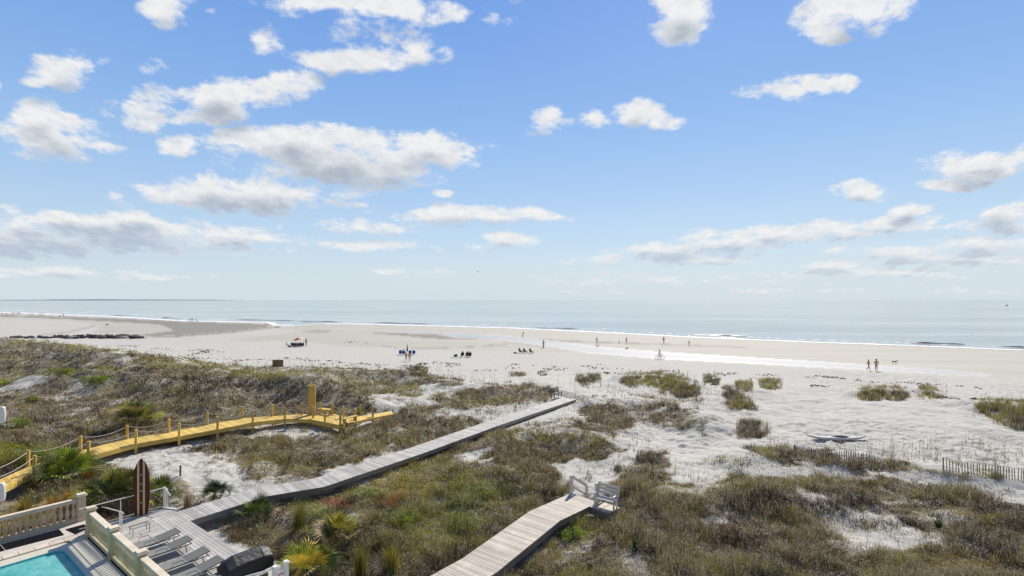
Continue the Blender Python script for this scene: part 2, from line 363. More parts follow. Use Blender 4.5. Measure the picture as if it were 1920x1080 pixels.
CLUMPS = {
 'a': [(1078,722),(1086,704),(1100,699),(1126,703),(1122,712),(1100,716),(1090,724)],
 'b': [(1160,716),(1165,705),(1195,700),(1220,694),(1262,697),(1292,716),(1312,728),(1306,742),(1265,744),(1235,724),(1205,716),(1172,722)],
 'c': [(1318,718),(1322,704),(1338,701),(1350,712),(1345,721)],
 'd': [(1378,727),(1385,714),(1402,713),(1411,722),(1404,733),(1386,733)],
 'e': [(1424,724),(1430,710),(1448,708),(1466,716),(1450,730),(1436,729)],
 'f': [(1352,732),(1362,722),(1380,735),(1402,752),(1419,766),(1396,768),(1370,762),(1362,745)],
 'g': [(1383,808),(1392,788),(1420,790),(1442,806),(1428,820),(1398,821)],
 'h': [(1608,745),(1614,732),(1650,724),(1692,722),(1704,736),(1694,748),(1650,750)],
 'i': [(1716,734),(1726,722),(1745,727),(1770,745),(1752,748)],
 'j': [(1828,762),(1840,753),(1930,750),(2040,760),(2040,800),(1915,806),(1890,800),(1862,780)],
 'k': [(762,698),(780,684),(798,686),(802,700),(778,704)],
 'l': [(952,706),(962,696),(984,697),(986,704)],
 'm': [(1008,702),(1014,694),(1026,695),(1024,703)],
}
VEG = [
 ([(-140,640),(0,633),(120,644),(250,662),(350,675),(430,684),(500,688),(600,690),(700,694),(800,702),(865,715),(870,722),(800,722),(780,745),(745,750),(700,742),(690,760),(700,778),(640,790),(500,800),(250,850),(160,890),(100,960),(-140,1010)], 1.0),
 ([(420,690),(560,694),(700,700),(780,712),(760,722),(640,712),(520,706),(430,698)], .62),
 ([(700,735),(740,740),(790,748),(785,762),(730,757),(712,752)], .15),
 ([(-140,722),(0,722),(50,710),(105,702),(100,712),(60,722),(30,735),(-140,748)], .05),
 ([(60,722),(180,700),(260,740),(200,775),(60,800),(0,800),(0,745)], .78),
 ([(230,672),(262,670),(262,676),(235,678)], .1),
 ([(200,860),(300,838),(420,822),(560,800),(640,800),(690,782),(760,764),(850,762),(888,772),(905,795),(860,820),(700,868),(600,893),(500,912),(440,905),(400,860),(330,850)], 1.0),
 ([(240,880),(262,855),(330,845),(400,848),(440,862),(480,880),(512,905),(470,916),(420,930),(330,950),(300,915),(250,900)], .06),
 ([(380,850),(440,845),(520,880),(560,900),(500,912),(450,880)], .5),
 ([(190,850),(330,832),(420,812),(640,800),(640,812),(420,826),(300,850),(200,872)], .2),
 ([(812,762),(822,745),(870,728),(930,722),(1010,724),(1040,738),(1020,750),(950,772),(880,775),(840,772)], 1.0),
 ([(900,762),(1000,752),(960,772),(900,782),(850,790),(800,775)], .3),
 ([(380,985),(500,935),(610,915),(720,880),(850,835),(930,808),(1000,796),(1080,790),(1160,812),(1165,838),(1140,862),(1060,870),(1045,900),(1085,925),(1030,965),(900,1060),(830,1100),(560,1120),(520,1060),(460,1035)], 1.0),
 ([(430,960),(520,950),(600,945),(680,985),(700,1040),(760,1060),(700,1090),(560,1060),(440,1010)], .8),
 ([(868,858),(905,842),(932,838),(920,858),(890,868)], .1),
 ([(940,812),(1010,792),(1090,788),(1150,805),(1170,835),(1120,820),(1060,812),(960,822)], .35),
 ([(1045,905),(1060,885),(1120,880),(1150,862),(1170,840),(1200,835),(1180,858),(1150,880),(1120,900),(1080,925)], .12),
 ([(1085,800),(1090,765),(1110,750),(1180,744),(1240,752),(1300,772),(1342,792),(1332,818),(1280,816),(1240,796),(1160,802),(1110,806)], 1.0),
 ([(1050,745),(1100,745),(1200,742),(1330,752),(1330,762),(1250,756),(1100,756),(1050,756)], .4),
 ([(1160,885),(1180,860),(1210,846),(1250,846),(1272,862),(1268,880),(1235,886),(1195,890)], 1.0),
 ([(900,1100),(960,1030),(1040,975),(1100,945),(1150,900),(1180,880),(1250,890),(1260,905),(1330,905),(1420,896),(1500,890),(1560,896),(1640,893),(1720,915),(1800,925),(1920,950),(2060,980),(2060,1160),(940,1160)], 1.0),
 ([(1520,960),(1560,955),(1660,965),(1740,995),(1720,1025),(1640,1040),(1560,1010),(1510,985)], .28),
 ([(1560,905),(1700,915),(1780,930),(1700,940),(1600,925)], .8),
 ([(1325,965),(1355,962),(1360,978),(1330,980)], .1),
 ([(1010,1050),(1050,1010),(1110,1010),(1100,1050),(1040,1070)], .55),
 ([(1730,955),(1800,960),(1850,990),(1790,985),(1740,970)], .45),
 ([(1200,960),(1280,980),(1400,1080),(1300,1100),(1200,1020)], .8),
 ([(1395,852),(1420,838),(1480,845),(1520,850),(1600,862),(1680,868),(1740,884),(1780,892),(1860,898),(1960,905),(1960,915),(1830,906),(1740,898),(1640,882),(1500,868),(1420,866)], .75),
 ([(1280,880),(1380,862),(1560,880),(1900,925),(1900,950),(1640,893),(1500,888),(1330,902)], .22),
 ([(100,875),(180,868),(235,885),(262,930),(250,965),(160,985),(0,1020),(-140,1040),(-140,900)], 1.0),
 ([(255,940),(300,925),(360,935),(400,930),(380,955),(330,962),(260,965)], .45),
]
vegmap = raster(VEG, 2)
clmap = raster([(p, 1.0) for p in CLUMPS.values()], 1)
WET = [([(-140,580),(0,588),(340,600),(515,606),(700,603),(950,610),(1920,650),(2060,656),(2060,722),(1920,712),(1700,702),(1500,690),(1300,678),(1150,670),(1000,662),(900,656),(780,655),(640,650),(560,640),(500,640),(380,640),(260,640),(200,633),(170,626),(190,610),(120,600),(0,597),(-140,592)], .55),
       ([(-140,600),(0,601),(100,604),(165,608),(180,611),(140,618),(80,623),(0,628),(-140,628)], .1),
       ([(240,632),(330,632),(420,626),(510,616),(560,620),(480,632),(380,642),(260,642)], .12),
       ([(-140,584),(0,590),(200,596),(340,603),(505,608),(500,613),(440,620),(340,628),(240,631),(330,620),(300,608),(160,600),(0,593)], .95)]
DARK = [([(200,633),(260,632),(340,628.5),(440,620.5),(512,612.5),(512,614.5),(440,623),(340,631),(260,633.5),(200,634.5)], 1),
        ([(70,628),(130,621),(172,611),(182,609),(180,612),(130,624),(70,630)], .55),
        ([(560,620),(620,618),(615,624),(580,623)], .5),
        ([(700,625),(780,623),(830,625),(900,627),(930,634),(930,637),(850,637),(790,633),(740,628)], .9),
        ([(770,652.5),(830,651),(900,648),(950,645),(960,646.5),(900,650.5),(830,653.5),(770,654.5)], .7),
        ([(930,630),(1000,635.5),(1060,638),(1120,640),(1200,643),(1300,646.5),(1400,650),(1400,651.8),(1300,649),(1200,645.8),(1120,643),(1060,643),(1000,640.5),(930,634)], .75),
        ([(940,640),(1010,647),(1100,660),(1010,649.5),(940,642)], .6)]
POOL = [([(715,622),(780,621.5),(850,624),(940,629),(1010,637),(1060,642),(1100,648),(1180,656),(1300,664),(1500,676),(1650,686),(1800,696),(1860,703),(1850,706),(1600,692),(1400,681),(1250,673.5),(1100,661),(1010,647),(940,637),(850,633),(820,627),(740,624)], 1),
        ([(600,617),(640,616),(690,617),(690,618.5),(640,618.5)], 1),
        ([(840,651),(905,648.3),(905,649.6),(840,652)], .8),
        ([(-140,641),(100,634),(260,637),(400,641),(380,645),(0,645)], .0)]
wetmap = raster(WET, 2); darkmap = raster(DARK, 1); poolmap = raster(POOL, 1)

def proj(x, y, z):
    yy_ = np.maximum(y, .5); return 960 + F * x / yy_, V0 + F * (CAM_H - z) / yy_
def cover_at(x, y, z):
    u, v = proj(x, y, z)
    sc = np.clip(900 / np.maximum(y, 5), 2, 40)
    n1_ = fbm(x / 2.2, y / 2.2, 5, 55, .65) - .5; n2_ = fbm(x / 2.2, y / 2.2, 5, 66, .65) - .5
    thin = 1 - (.34 + .26 * sst(u, 1050, 1300)) * sst(fbm(x / 2.3, y / 2.3, 4, 91, .62), .50, .64)
    return samp(vegmap, u + n1_ * sc * 4.2, v + n2_ * sc * 1.9) * thin, u, v

# ------------------------------------------------------------------ materials
def new_mat(name):
    m = bpy.data.materials.new(name); m.use_nodes = True; t = m.node_tree; t.nodes.clear()
    out = t.nodes.new('ShaderNodeOutputMaterial'); b = t.nodes.new('ShaderNodeBsdfPrincipled'); t.links.new(b.outputs[0], out.inputs[0])
    return m, t, b, out
def attr(t, name): n = t.nodes.new('ShaderNodeAttribute'); n.attribute_name = name; return n
def noise(t, scale, detail=4, rough=.55, vec=None, dim=None):
    n = N(t, 'ShaderNodeTexNoise', i_Scale=scale, i_Detail=detail, i_Roughness=rough)
    if vec is not None: t.links.new(vec, n.inputs['Vector'])
    return n.outputs['Fac']
def bump(t, b, h, strength, dist):
    n = N(t, 'ShaderNodeBump', i_Strength=strength, i_Distance=dist); t.links.new(h, n.inputs['Height']); t.links.new(n.outputs[0], b.inputs['Normal']); return n
def geo(t): return t.nodes.new('ShaderNodeNewGeometry').outputs['Position']
def simple(name, col, rough=.6, var=.18, scale=6, bmp=.0, metallic=0, tint=.0, coat=0):
    m, t, b, _ = new_mat(name)
    tcn = t.nodes.new('ShaderNodeTexCoord').outputs['Object']
    nz = noise(t, scale, 5, .6, tcn)
    c2 = tuple(max(0, c * (1 - var)) for c in col); c3 = tuple(min(1, c * (1 + var)) for c in col)
    c = ramp(t, nz, [(.3, c2), (.7, c3)])
    if tint:
        a = attr(t, 'tint').outputs['Fac']; k = math_(t, 'ADD', math_(t, 'MULTIPLY', a, tint * 2), 1 - tint)
        vm = N(t, 'ShaderNodeVectorMath', operation='SCALE'); t.links.new(c, vm.inputs[0]); t.links.new(k, vm.inputs['Scale']); c = vm.outputs[0]
    t.links.new(c, b.inputs['Base Color']); b.inputs['Roughness'].default_value = rough; b.inputs['Metallic'].default_value = metallic
    if coat: b.inputs['Coat Weight'].default_value = coat
    if bmp: bump(t, b, nz, bmp, .01)
    return m
def wood(name, col, rough=.75, grain=30, tint=.15, worn=None):
    m, t, b, _ = new_mat(name)
    tcn = t.nodes.new('ShaderNodeTexCoord').outputs['Object']
    n1_ = noise(t, 1.3, 5, .6, tcn); n2_ = noise(t, grain, 3, .6, tcn)
    mx = math_(t, 'ADD', math_(t, 'MULTIPLY', n1_, .6), math_(t, 'MULTIPLY', n2_, .4))
    c = ramp(t, mx, [(.3, tuple(x * .72 for x in col)), (.55, col), (.75, tuple(min(1, x * 1.2) for x in (worn or col)))])
    a = attr(t, 'tint').outputs['Fac']; k = math_(t, 'ADD', math_(t, 'MULTIPLY', a, tint * 2), 1 - tint)
    vm = N(t, 'ShaderNodeVectorMath', operation='SCALE'); t.links.new(c, vm.inputs[0]); t.links.new(k, vm.inputs['Scale'])
    t.links.new(vm.outputs[0], b.inputs['Base Color']); b.inputs['Roughness'].default_value = rough
    bump(t, b, n2_, .25, .004)
    return m
def leafmat(name, trans=.35, rough=.6):
    m, t, b, out = new_mat(name)
    a = attr(t, 'col').outputs['Color']
    t.links.new(a, b.inputs['Base Color']); b.inputs['Roughness'].default_value = rough
    b.inputs['Specular IOR Level'].default_value = .3
    tr = t.nodes.new('ShaderNodeBsdfTranslucent'); t.links.new(a, tr.inputs[0])
    mx = N(t, 'ShaderNodeMixShader', i_0=trans); t.links.new(b.outputs[0], mx.inputs[1]); t.links.new(tr.outputs[0], mx.inputs[2]); t.links.new(mx.outputs[0], out.inputs[0])
    return m
M = {}
M['leaf'] = leafmat('foliage', .24); M['twig'] = leafmat('dry stems', .2, .8)
M['graywood'] = wood('weathered grey boards', (.47, .44, .40), .62, 30, .24, (.64, .60, .55))
M['beigewood'] = wood('weathered beige boards', (.49, .43, .35), .65, 30, .2, (.62, .55, .46))
M['graybeam'] = wood('weathered beam', (.23, .21, .185), .8)
M['yellow'] = wood('new pressure treated timber', (.68, .47, .115), .7, 24, .2)
M['rope'] = simple('rope', (.48, .42, .38), .9, .2, 40, .3)
M['white'] = simple('white paint', (.80, .78, .72), .45, .05, 8)
M['greywhite'] = simple('pale weathered paint', (.76, .70, .58), .6, .12, 8)
M['brownwood'] = wood('brown timber', (.22, .15, .08), .8)
M['metal'] = simple('painted metal', (.55, .57, .58), .35, .05, 5, metallic=.2)

# sand
def sand_mat():
    m, t, b, out = new_mat('sand'); pos = geo(t)
    cov = attr(t, 'cover').outputs['Fac']; wet = attr(t, 'wet').outputs['Fac']; dk = attr(t, 'dark').outputs['Fac']; pl = attr(t, 'pool').outputs['Fac']; dry = attr(t, 'dry').outputs['Fac']
    nA = noise(t, .22, 5, .6, pos); nB = noise(t, 2.2, 6, .65, pos); nC = noise(t, 14, 3, .6, pos)
    mp = N(t, 'ShaderNodeMapping'); t.links.new(pos, mp.inputs['Vector']); mp.inputs['Rotation'].default_value = (0, 0, R(33)); mp.inputs['Scale'].default_value = (.015, .16, .1)
    nS = noise(t, 1.0, 6, .62, mp.outputs[0])
    dryc = ramp(t, nB, [(.25, (.40, .385, .335)), (.5, (.53, .515, .46)), (.75, (.62, .605, .55))])
    dryc = mixc(t, math_(t, 'MULTIPLY', nA, .45), dryc, (.47, .44, .37))
    wetc = ramp(t, nS, [(.3, (.31, .28, .215)), (.5, (.375, .345, .27)), (.7, (.44, .41, .33))])
    c = mixc(t, wet, dryc, wetc)
    c = mixc(t, math_(t, 'MULTIPLY', sstep(t, wet, .58, .92), .85), c, (.215, .195, .16))
    dk2 = math_(t, 'MULTIPLY', dk, ramp(t, nS, [(.25, .5), (.55, 1.0)]))
    c = mixc(t, dk2, c, (.17, .155, .125))
    c = mixc(t, math_(t, 'MULTIPLY', pl, .8), c, (.50, .485, .45))
    # litter and dead stems on the ground among the plants
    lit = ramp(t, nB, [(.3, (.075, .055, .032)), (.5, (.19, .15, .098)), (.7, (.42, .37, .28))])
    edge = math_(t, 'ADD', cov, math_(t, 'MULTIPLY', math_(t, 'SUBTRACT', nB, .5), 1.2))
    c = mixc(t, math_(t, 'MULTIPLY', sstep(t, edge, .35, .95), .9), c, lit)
    # small bits of shell and reed, with footprint shade painted into the sand colour
    sp = sstep(t, nC, .60, .72); c = mixc(t, math_(t, 'MULTIPLY', math_(t, 'MULTIPLY', sp, dry), .8), c, (.26, .235, .20))
    t.links.new(c, b.inputs['Base Color'])
    r = math_(t, 'SUBTRACT', .92, math_(t, 'MULTIPLY', wet, .22)); r = math_(t, 'SUBTRACT', r, math_(t, 'MULTIPLY', pl, .42), clamp=True)
    t.links.new(r, b.inputs['Roughness']); b.inputs['Specular IOR Level'].default_value = .35
    vor = N(t, 'ShaderNodeTexVoronoi', i_Scale=1.7, feature='SMOOTH_F1'); t.links.new(pos, vor.inputs['Vector'])
    hgt = math_(t, 'ADD', math_(t, 'MULTIPLY', nB, .7), math_(t, 'MULTIPLY', vor.outputs['Distance'], .35)); hgt = math_(t, 'ADD', hgt, math_(t, 'MULTIPLY', nC, .12))
    bp = bump(t, b, hgt, 1.0, .30); t.links.new(math_(t, 'ADD', math_(t, 'MULTIPLY', dry, .62), .05), bp.inputs['Strength'])
    return m
M['sand'] = sand_mat()

# ------------------------------------------------------------------ ground sheet
def grid_mesh(name, X, Y, Z, mat, attrs=None, smooth=True):
    nr, nc = X.shape; me = bpy.data.meshes.new(name)
    co = np.stack([X, Y, Z], -1).reshape(-1, 3).astype(np.float32)
    i = np.arange(nr * nc).reshape(nr, nc); q = np.stack([i[:-1, :-1], i[:-1, 1:], i[1:, 1:], i[1:, :-1]], -1).reshape(-1, 4)
    me.vertices.add(len(co)); me.vertices.foreach_set('co', co.ravel())
    me.loops.add(q.size); me.loops.foreach_set('vertex_index', q.ravel().astype(np.int32))
    me.polygons.add(len(q)); me.polygons.foreach_set('loop_start', (np.arange(len(q)) * 4).astype(np.int32))
    me.polygons.foreach_set('use_smooth', np.full(len(q), smooth))
    me.update(calc_edges=True)
    for k, a in (attrs or {}).items():
        at = me.attributes.new(k, 'FLOAT', 'POINT'); at.data.foreach_set('value', a.astype(np.float32).ravel())
    me.materials.append(mat); o = bpy.data.objects.new(name, me); COL.objects.link(o); return o
ys = list(np.arange(-40, 12, 2.0)); y = 12.0
while y < 700: ys.append(y); y += max(.11, y * y / 11520 * .8)
while y < 60000: ys.append(y); y *= 1.12
ys = np.array(ys); ss = np.sign(np.linspace(-1, 1, 1301)) * np.abs(np.linspace(-1, 1, 1301)) ** 1.25 * 1.15
YY, SS = np.meshgrid(ys, ss, indexing='ij'); XX = SS * (YY + 60)
ZZ = height(XX, YY); cov, cu, cv = cover_at(XX, YY, ZZ)
infront = YY > 8
w_ = samp(wetmap, cu, cv); s_ = shore_y(XX) - YY
w_ = np.where(infront, w_, 0); w_ = np.maximum(w_, sst(s_, 10, 0))
dk_ = samp(darkmap, cu, cv); pl_ = samp(poolmap, cu, cv)
dry_ = sst(.35 - w_, 0, .3) * (1 - pl_) * sst(s_, 20, 50)
ZZ = ZZ + micro(XX, YY) * (1 - w_)
inside = (cu > -140) & (cu < 2060) & (cv < 1150)
out_cov = sst(fbm(XX / 6, YY / 6, 3, 99), .4, .6) * (dune_y(XX) > YY)
cov = np.where(inside & infront, np.maximum(cov, samp(clmap, cu, cv) * .6), out_cov)
ground = grid_mesh('ground', XX, YY, ZZ, M['sand'], dict(cover=cov, wet=w_, dark=dk_, pool=pl_, dry=dry_))
tag(ground, kind='structure')

# ------------------------------------------------------------------ sea
def sea_mat():
    m, t, b, out = new_mat('sea water'); pos = geo(t)
    fo = attr(t, 'foam').outputs['Fac']; sh = attr(t, 'shallow').outputs['Fac']
    mp = N(t, 'ShaderNodeMapping'); t.links.new(pos, mp.inputs['Vector']); mp.inputs['Rotation'].default_value = (0, 0, R(28)); mp.inputs['Scale'].default_value = (.12, .5, .3)
    nA = noise(t, 1.0, 6, .6, mp.outputs[0])
    mp2 = N(t, 'ShaderNodeMapping'); t.links.new(pos, mp2.inputs['Vector']); mp2.inputs['Rotation'].default_value = (0, 0, R(20)); mp2.inputs['Scale'].default_value = (.0035, .022, .1)
    nL = noise(t, 1.0, 5, .6, mp2.outputs[0])
    deep = ramp(t, nL, [(.35, (.21, .255, .255)), (.5, (.345, .38, .365)), (.65, (.49, .51, .475))])
    c = mixc(t, sh, deep, (.40, .43, .40))
    mp3 = N(t, 'ShaderNodeMapping'); t.links.new(pos, mp3.inputs['Vector']); mp3.inputs['Rotation'].default_value = (0, 0, R(30)); mp3.inputs['Scale'].default_value = (.05, .28, .1)
    nF = noise(t, 1.0, 8, .7, mp3.outputs[0])
    ff = sstep(t, math_(t, 'ADD', fo, math_(t, 'MULTIPLY', math_(t, 'SUBTRACT', nF, .5), 1.6)), .42, .62)
    c = mixc(t, ff, c, (.80, .81, .80)); t.links.new(c, b.inputs['Base Color'])
    t.links.new(math_(t, 'ADD', math_(t, 'MULTIPLY', ff, .6), .13), b.inputs['Roughness'])
    b.inputs['IOR'].default_value = 1.33
    bump(t, b, nA, .35, .35)
    return m
M['sea'] = sea_mat()
ysea = []; y = 60.0
while y < 900: ysea.append(y); y += y * y / 11520 * .9
while y < 70000: ysea.append(y); y *= 1.06
ysea = np.array(ysea); ss = np.linspace(-1.6, 1.6, 501); YY, SS = np.meshgrid(ysea, ss, indexing='ij'); XX = SS * (YY + 60)
sd_ = YY - shore_y(XX)
shal = np.clip(1 - sd_ / (YY * .35), 0, 1) ** 2
q_ = sd_ / YY; lp_ = fbm(XX / 30, YY / 30, 3, 888) * .035
foam = np.clip(1.05 - q_ / .045, 0, 1) + .62 * np.exp(-((q_ - .075 - lp_) / .008) ** 2) + .5 * np.exp(-((q_ - .13 - lp_ * 1.6) / .007) ** 2)
zsea = np.where(sd_ < -30, -3.0, 0.0) + .06
sea = grid_mesh('water', XX, YY, np.where(sd_ < -60, -1.0, .0) + 0 * XX, M['sea'], dict(foam=foam, shallow=shal))
tag(sea, kind='structure')
# small breaking waves along the shore
wvm, t_, b_, _ = new_mat('wave face'); b_.inputs['Base Color'].default_value = (.17, .19, .17, 1); b_.inputs['Roughness'].default_value = .3; b_.inputs['IOR'].default_value = 1.33
fmm = simple('foam', (.82, .83, .82), .8, .05, 1)
for (u0, v0, u1, v1, hh) in [(1290,628.5,1412,631.5,.5),(1702,643,1812,646.5,.5),(1000,615,1090,617,.4),(560,602.5,640,604.5,.55),(440,599.5,560,602,.5),(690,605.5,810,608,.5),(205,592,240,592.6,.6),(300,596,330,597,.6),(1870,650,1960,653,.35)]:
    a = P(u0, v0, 0); b2 = P(u1, v1, 0); d = (b2 - a); n = Vector((-d.y, d.x, 0)).normalized(); m = MB()
    if n.y > 0: n = -n
    K = 28; rows = []
    wd = a.y * .012
    for k in range(K + 1):
        tt = k / K; e = math.sin(math.pi * tt) ** .5 * (0.75 + .25 * math.sin(tt * 9 + u0)); c = a + d * tt + n * math.sin(tt * 7 + u0) * .4
        prof = [(-1.6, -.15), (-.8, .35), (-.15, .95), (.1, 1.0), (.35, .72), (.5, .1), (1.1, -.05)]
        rows.append([c + n * (q * wd * .5) + Vector((0, 0, max(-.12, w * hh * e * (1 if w > 0 else 1)))) for q, w in prof])
    vs = [p for r in rows for p in r]; L = 7
    for j in range(L - 1):
        m.add([p for r in rows for p in (r[j], r[j + 1])], [(2 * k, 2 * k + 1, 2 * k + 3, 2 * k + 2) for k in range(K)], .5, 1 if j >= 5 else 0)
    o = m.build('wave', [wvm, fmm], None, True); tag(o, kind='structure')
# far low coast on the left horizon
m = MB(); D = 9000; xs_ = np.linspace(-1.35, -.52, 60)
top = [(8 + 12 * fbm(np.array([s * 9.]), np.array([1.]), 4, 3)[0]) * min(1, (-.52 - s) * 12 + .05) * (1.2 if -.9 < s < -.55 else .8) for s in xs_]
fr = [Vector((s * D, D, -1)) for s in xs_]; tp = [Vector((s * D * 1.02, D * 1.02, h)) for s, h in zip(xs_, top)]; bk = [Vector((s * D * 1.1, D * 1.1, -1)) for s in xs_]
nn = len(xs_); m.add(fr + tp + bk, [(i, i + 1, nn + i + 1, nn + i) for i in range(nn - 1)] + [(nn + i, nn + i + 1, 2 * nn + i + 1, 2 * nn + i) for i in range(nn - 1)])
o = m.build('hills', simple('far wooded shore', (.13, .17, .19), .9, .1, .01)); tag(o, kind='structure')  # blue haze of distance painted into the shore colour


# ------------------------------------------------------------------ walks, decks
def norm2(v): v = Vector((v[0], v[1], 0)); return v.normalized()
def offset_line(pts, w):
    L, Rr = [], []
    for i, p in enumerate(pts):
        d0 = norm2(pts[i] - pts[i - 1]) if i else None; d1 = norm2(pts[i + 1] - pts[i]) if i < len(pts) - 1 else None
        d = norm2((d0 or d1) + (d1 or d0)); n = Vector((-d.y, d.x, 0)); k = 1 / max(.5, n.dot(Vector((-(d1 or d0).y, (d1 or d0).x, 0))))
        L.append(p + n * w * k); Rr.append(p - n * w * k)
    return L, Rr
def board_run(m, L, Rr, pitch=.145, gap=.014, th=.035):
    for i in range(len(L) - 1):
        a0, a1, b0, b1 = L[i], L[i + 1], Rr[i], Rr[i + 1]
        n = max(1, int(((a1 - a0).length + (b1 - b0).length) / 2 / pitch)); g = gap / pitch
        for k in range(n):
            t0 = (k + g / 2) / n; t1 = (k + 1 - g / 2) / n; j = random.uniform(-.003, .003)
            q = [b0.lerp(b1, t0), b0.lerp(b1, t1), a0.lerp(a1, t1), a0.lerp(a1, t0)]
            z = Vector((0, 0, j)); dn = Vector((0, 0, -th))
            m.hexa([p + z + dn for p in q] + [p + z for p in q])
def walkway(name, pts, w, mats, label, cat='boardwalk', post_every=2.4, post_h=0, fascia=.24, group=None, flush=False):
    root = empty(name, (0, 0, 0)); tag(root, label, cat, group)
    L, Rr = offset_line(pts, w / 2); m = MB(); board_run(m, L, Rr); m.build('planks', mats[0], root)
    Li, Ri = offset_line(pts, w / 2 - .06)
    for side, E in (('side', Li), ('side', Ri)):
        m = MB()
        for i in range(len(E) - 1):
            z = Vector((0, 0, -.04 - fascia / 2)); m.bar(E[i] + z, E[i + 1] + z, .05, fascia)
        m.build('side_beam', mats[1], root)
    Li, Ri = offset_line(pts, w / 2 - .2)
    for E in (Li, Ri):
        for i in range(len(E) - 1):
            a, b = E[i], E[i + 1]; n = max(1, int((b - a).length / post_every))
            for k in range(n):
                p = a.lerp(b, (k + .5) / n); g = hz(p.x, p.y) - .25
                if p.z - .1 - g > .2: MB().box((p.x, p.y, (g + p.z - .05) / 2), (.13, .13, p.z - .05 - g)).build('support_post', mats[1], root)
    return root
walkway('boardwalk', GRAY, 1.65, (M['graywood'], M['graybeam']), 'long grey weathered boardwalk running from the pool deck across the dunes to a bench')
nw = walkway('boardwalk', NEARW, 1.75, (M['beigewood'], M['graybeam']), 'wide beige boardwalk at the bottom of the view ending in steps with white handrails', fascia=.3)

# near walkway end: side platform, handrails, steps
E0 = NEARW[0]; dW = norm2(NEARW[0] - NEARW[1]); nR = Vector((dW.y, -dW.x, 0))
pl_c = E0 + nR * 1.25 - dW * .05
m = MB(); q0 = E0 + nR * .9 - dW * .75; L = [q0 + dW * 0.0, q0 + nR * 1.15]; Rr = [L[1 - 1] + dW * .95, L[1] + dW * .95]
board_run(m, Rr, L); m.build('side_platform', M['beigewood'], nw)
m = MB()
for a, b in ((L[0], L[1]), (L[1], Rr[1]), (Rr[1], Rr[0])): m.bar(a + Vector((0, 0, -.2)), b + Vector((0, 0, -.2)), .05, .3)
m.build('platform_beam', M['graybeam'], nw)
st = empty('beach_steps', E0); tag(st, 'short beige wooden steps between two white handrails at the end of the wide boardwalk', 'steps')
sl = MB(); base = E0 + dW * .02
m = MB()
for k in range(4):
    c = base + dW * (.16 + .3 * k) + Vector((0, 0, -.17 * (k + 1))) - E0
    m.box(c, (1.45, .28, .04), math.atan2(dW.y, dW.x) - R(90))
m.build('tread', M['beigewood'], st)
for s in (-1, 1):
    m = MB(); a = base + nR * .74 * s - E0
    m.bar(a + Vector((0, 0, -.12)), a + dW * 1.25 + Vector((0, 0, -.85)), .05, .25); m.build('stringer', M['beigewood'], st)
for s, nm in ((-1, 'left'), (1, 'right')):
    r = empty('handrail', E0); tag(r, 'white handrail on the ' + ('far side of the steps, its tall post on the boardwalk corner' if s < 0 else 'side of the steps beside the white bench'), 'handrail', 'white handrails at the steps')
    a = nR * .82 * s - dW * .08; b = a + dW * 1.35
    MB().box((a.x, a.y, .45), (.13, .13, 1.1), math.atan2(dW.y, dW.x)).build('tall_post', M['greywhite'], r)
    zb = hz(E0.x + b.x, E0.y + b.y) - E0.z - .1
    MB().box((b.x, b.y, (zb + .12) / 2), (.12, .12, .12 - zb), math.atan2(dW.y, dW.x)).build('lower_post', M['greywhite'], r)
    MB().bar(a + Vector((0, 0, .95)), b + Vector((0, 0, .10)), .09, .14).build('rail', M['greywhite'], r)
    MB().bar(a + Vector((0, 0, .42)), b + Vector((0, 0, -.40)), .05, .09).build('lower_rail', M['greywhite'], r)
# white bench on the side platform (seat faces back along the walk)
def slat_bench(name, loc, rz, L_, mat, label, cat='bench', back=True, group=None):
    r = empty(name, loc, rz); tag(r, label, cat, group); m = MB()
    for k in range(4): m.box((0, -.05 + k * .115, .44), (L_, .09, .035))
    m.build('seat', mat, r)
    if back:
        m = MB()
        for k in range(3): m.box((0, .42 + .05 * k, .62 + .17 * k), (L_, .035, .12), rx=R(-15))
        m.build('backrest', mat, r)
    for sx_ in (-1, 1):
        m = MB(); x = sx_ * (L_ / 2 - .08)
        m.box((x, -.02, .22), (.07, .07, .44)); m.build('leg', mat, r)
        m = MB(); m.bar((x, .34, 0), (x, .34, .44), .07, .07, up=(0, 1, 0))
        if back: m.bar((x, .36, .44), (x, .58, 1.08), .06, .07, up=(0, 1, 0))
        m.build('leg', mat, r)
        if back:
            m = MB(); m.bar((x, -.08, .66), (x, .44, .68), .07, .035); m.bar((x, -.04, .44), (x, -.04, .65), .06, .05, up=(0, 1, 0)); m.build('armrest', mat, r)
    return r
bc = q0 + nR * .62 + dW * .35
slat_bench('park_bench', (bc.x, bc.y, GZ), math.atan2(nR.y, nR.x) + R(8), 1.2, M['greywhite'], 'white slatted bench with arms on the small platform beside the steps')
eb = P(1045, 747, 1.25) + Vector((-.35, .3, 0))
dG = norm2(GRAY[-1] - GRAY[-2])
bb = GRAY[-1] + Vector((-dG.y, dG.x, 0)) * 1.15 - dG * .55
b_ = slat_bench('park_bench', (bb.x, bb.y, GRAY[-1].z + .02), math.atan2(dG.y, dG.x), 1.8, wood('silvered bench wood', (.10, .085, .07), .8), 'dark weathered bench with open back at the far end of the long grey boardwalk')
m = MB(); bp_ = bb - GRAY[-1]
m.box((bb.x, bb.y + .1, GRAY[-1].z - .05), (2.0, .95, .05), math.atan2(dG.y, dG.x)); o = m.build('bench_platform', M['graywood'], None); tag(o, 'small grey board platform under the dark bench at the far walk end', 'platform')

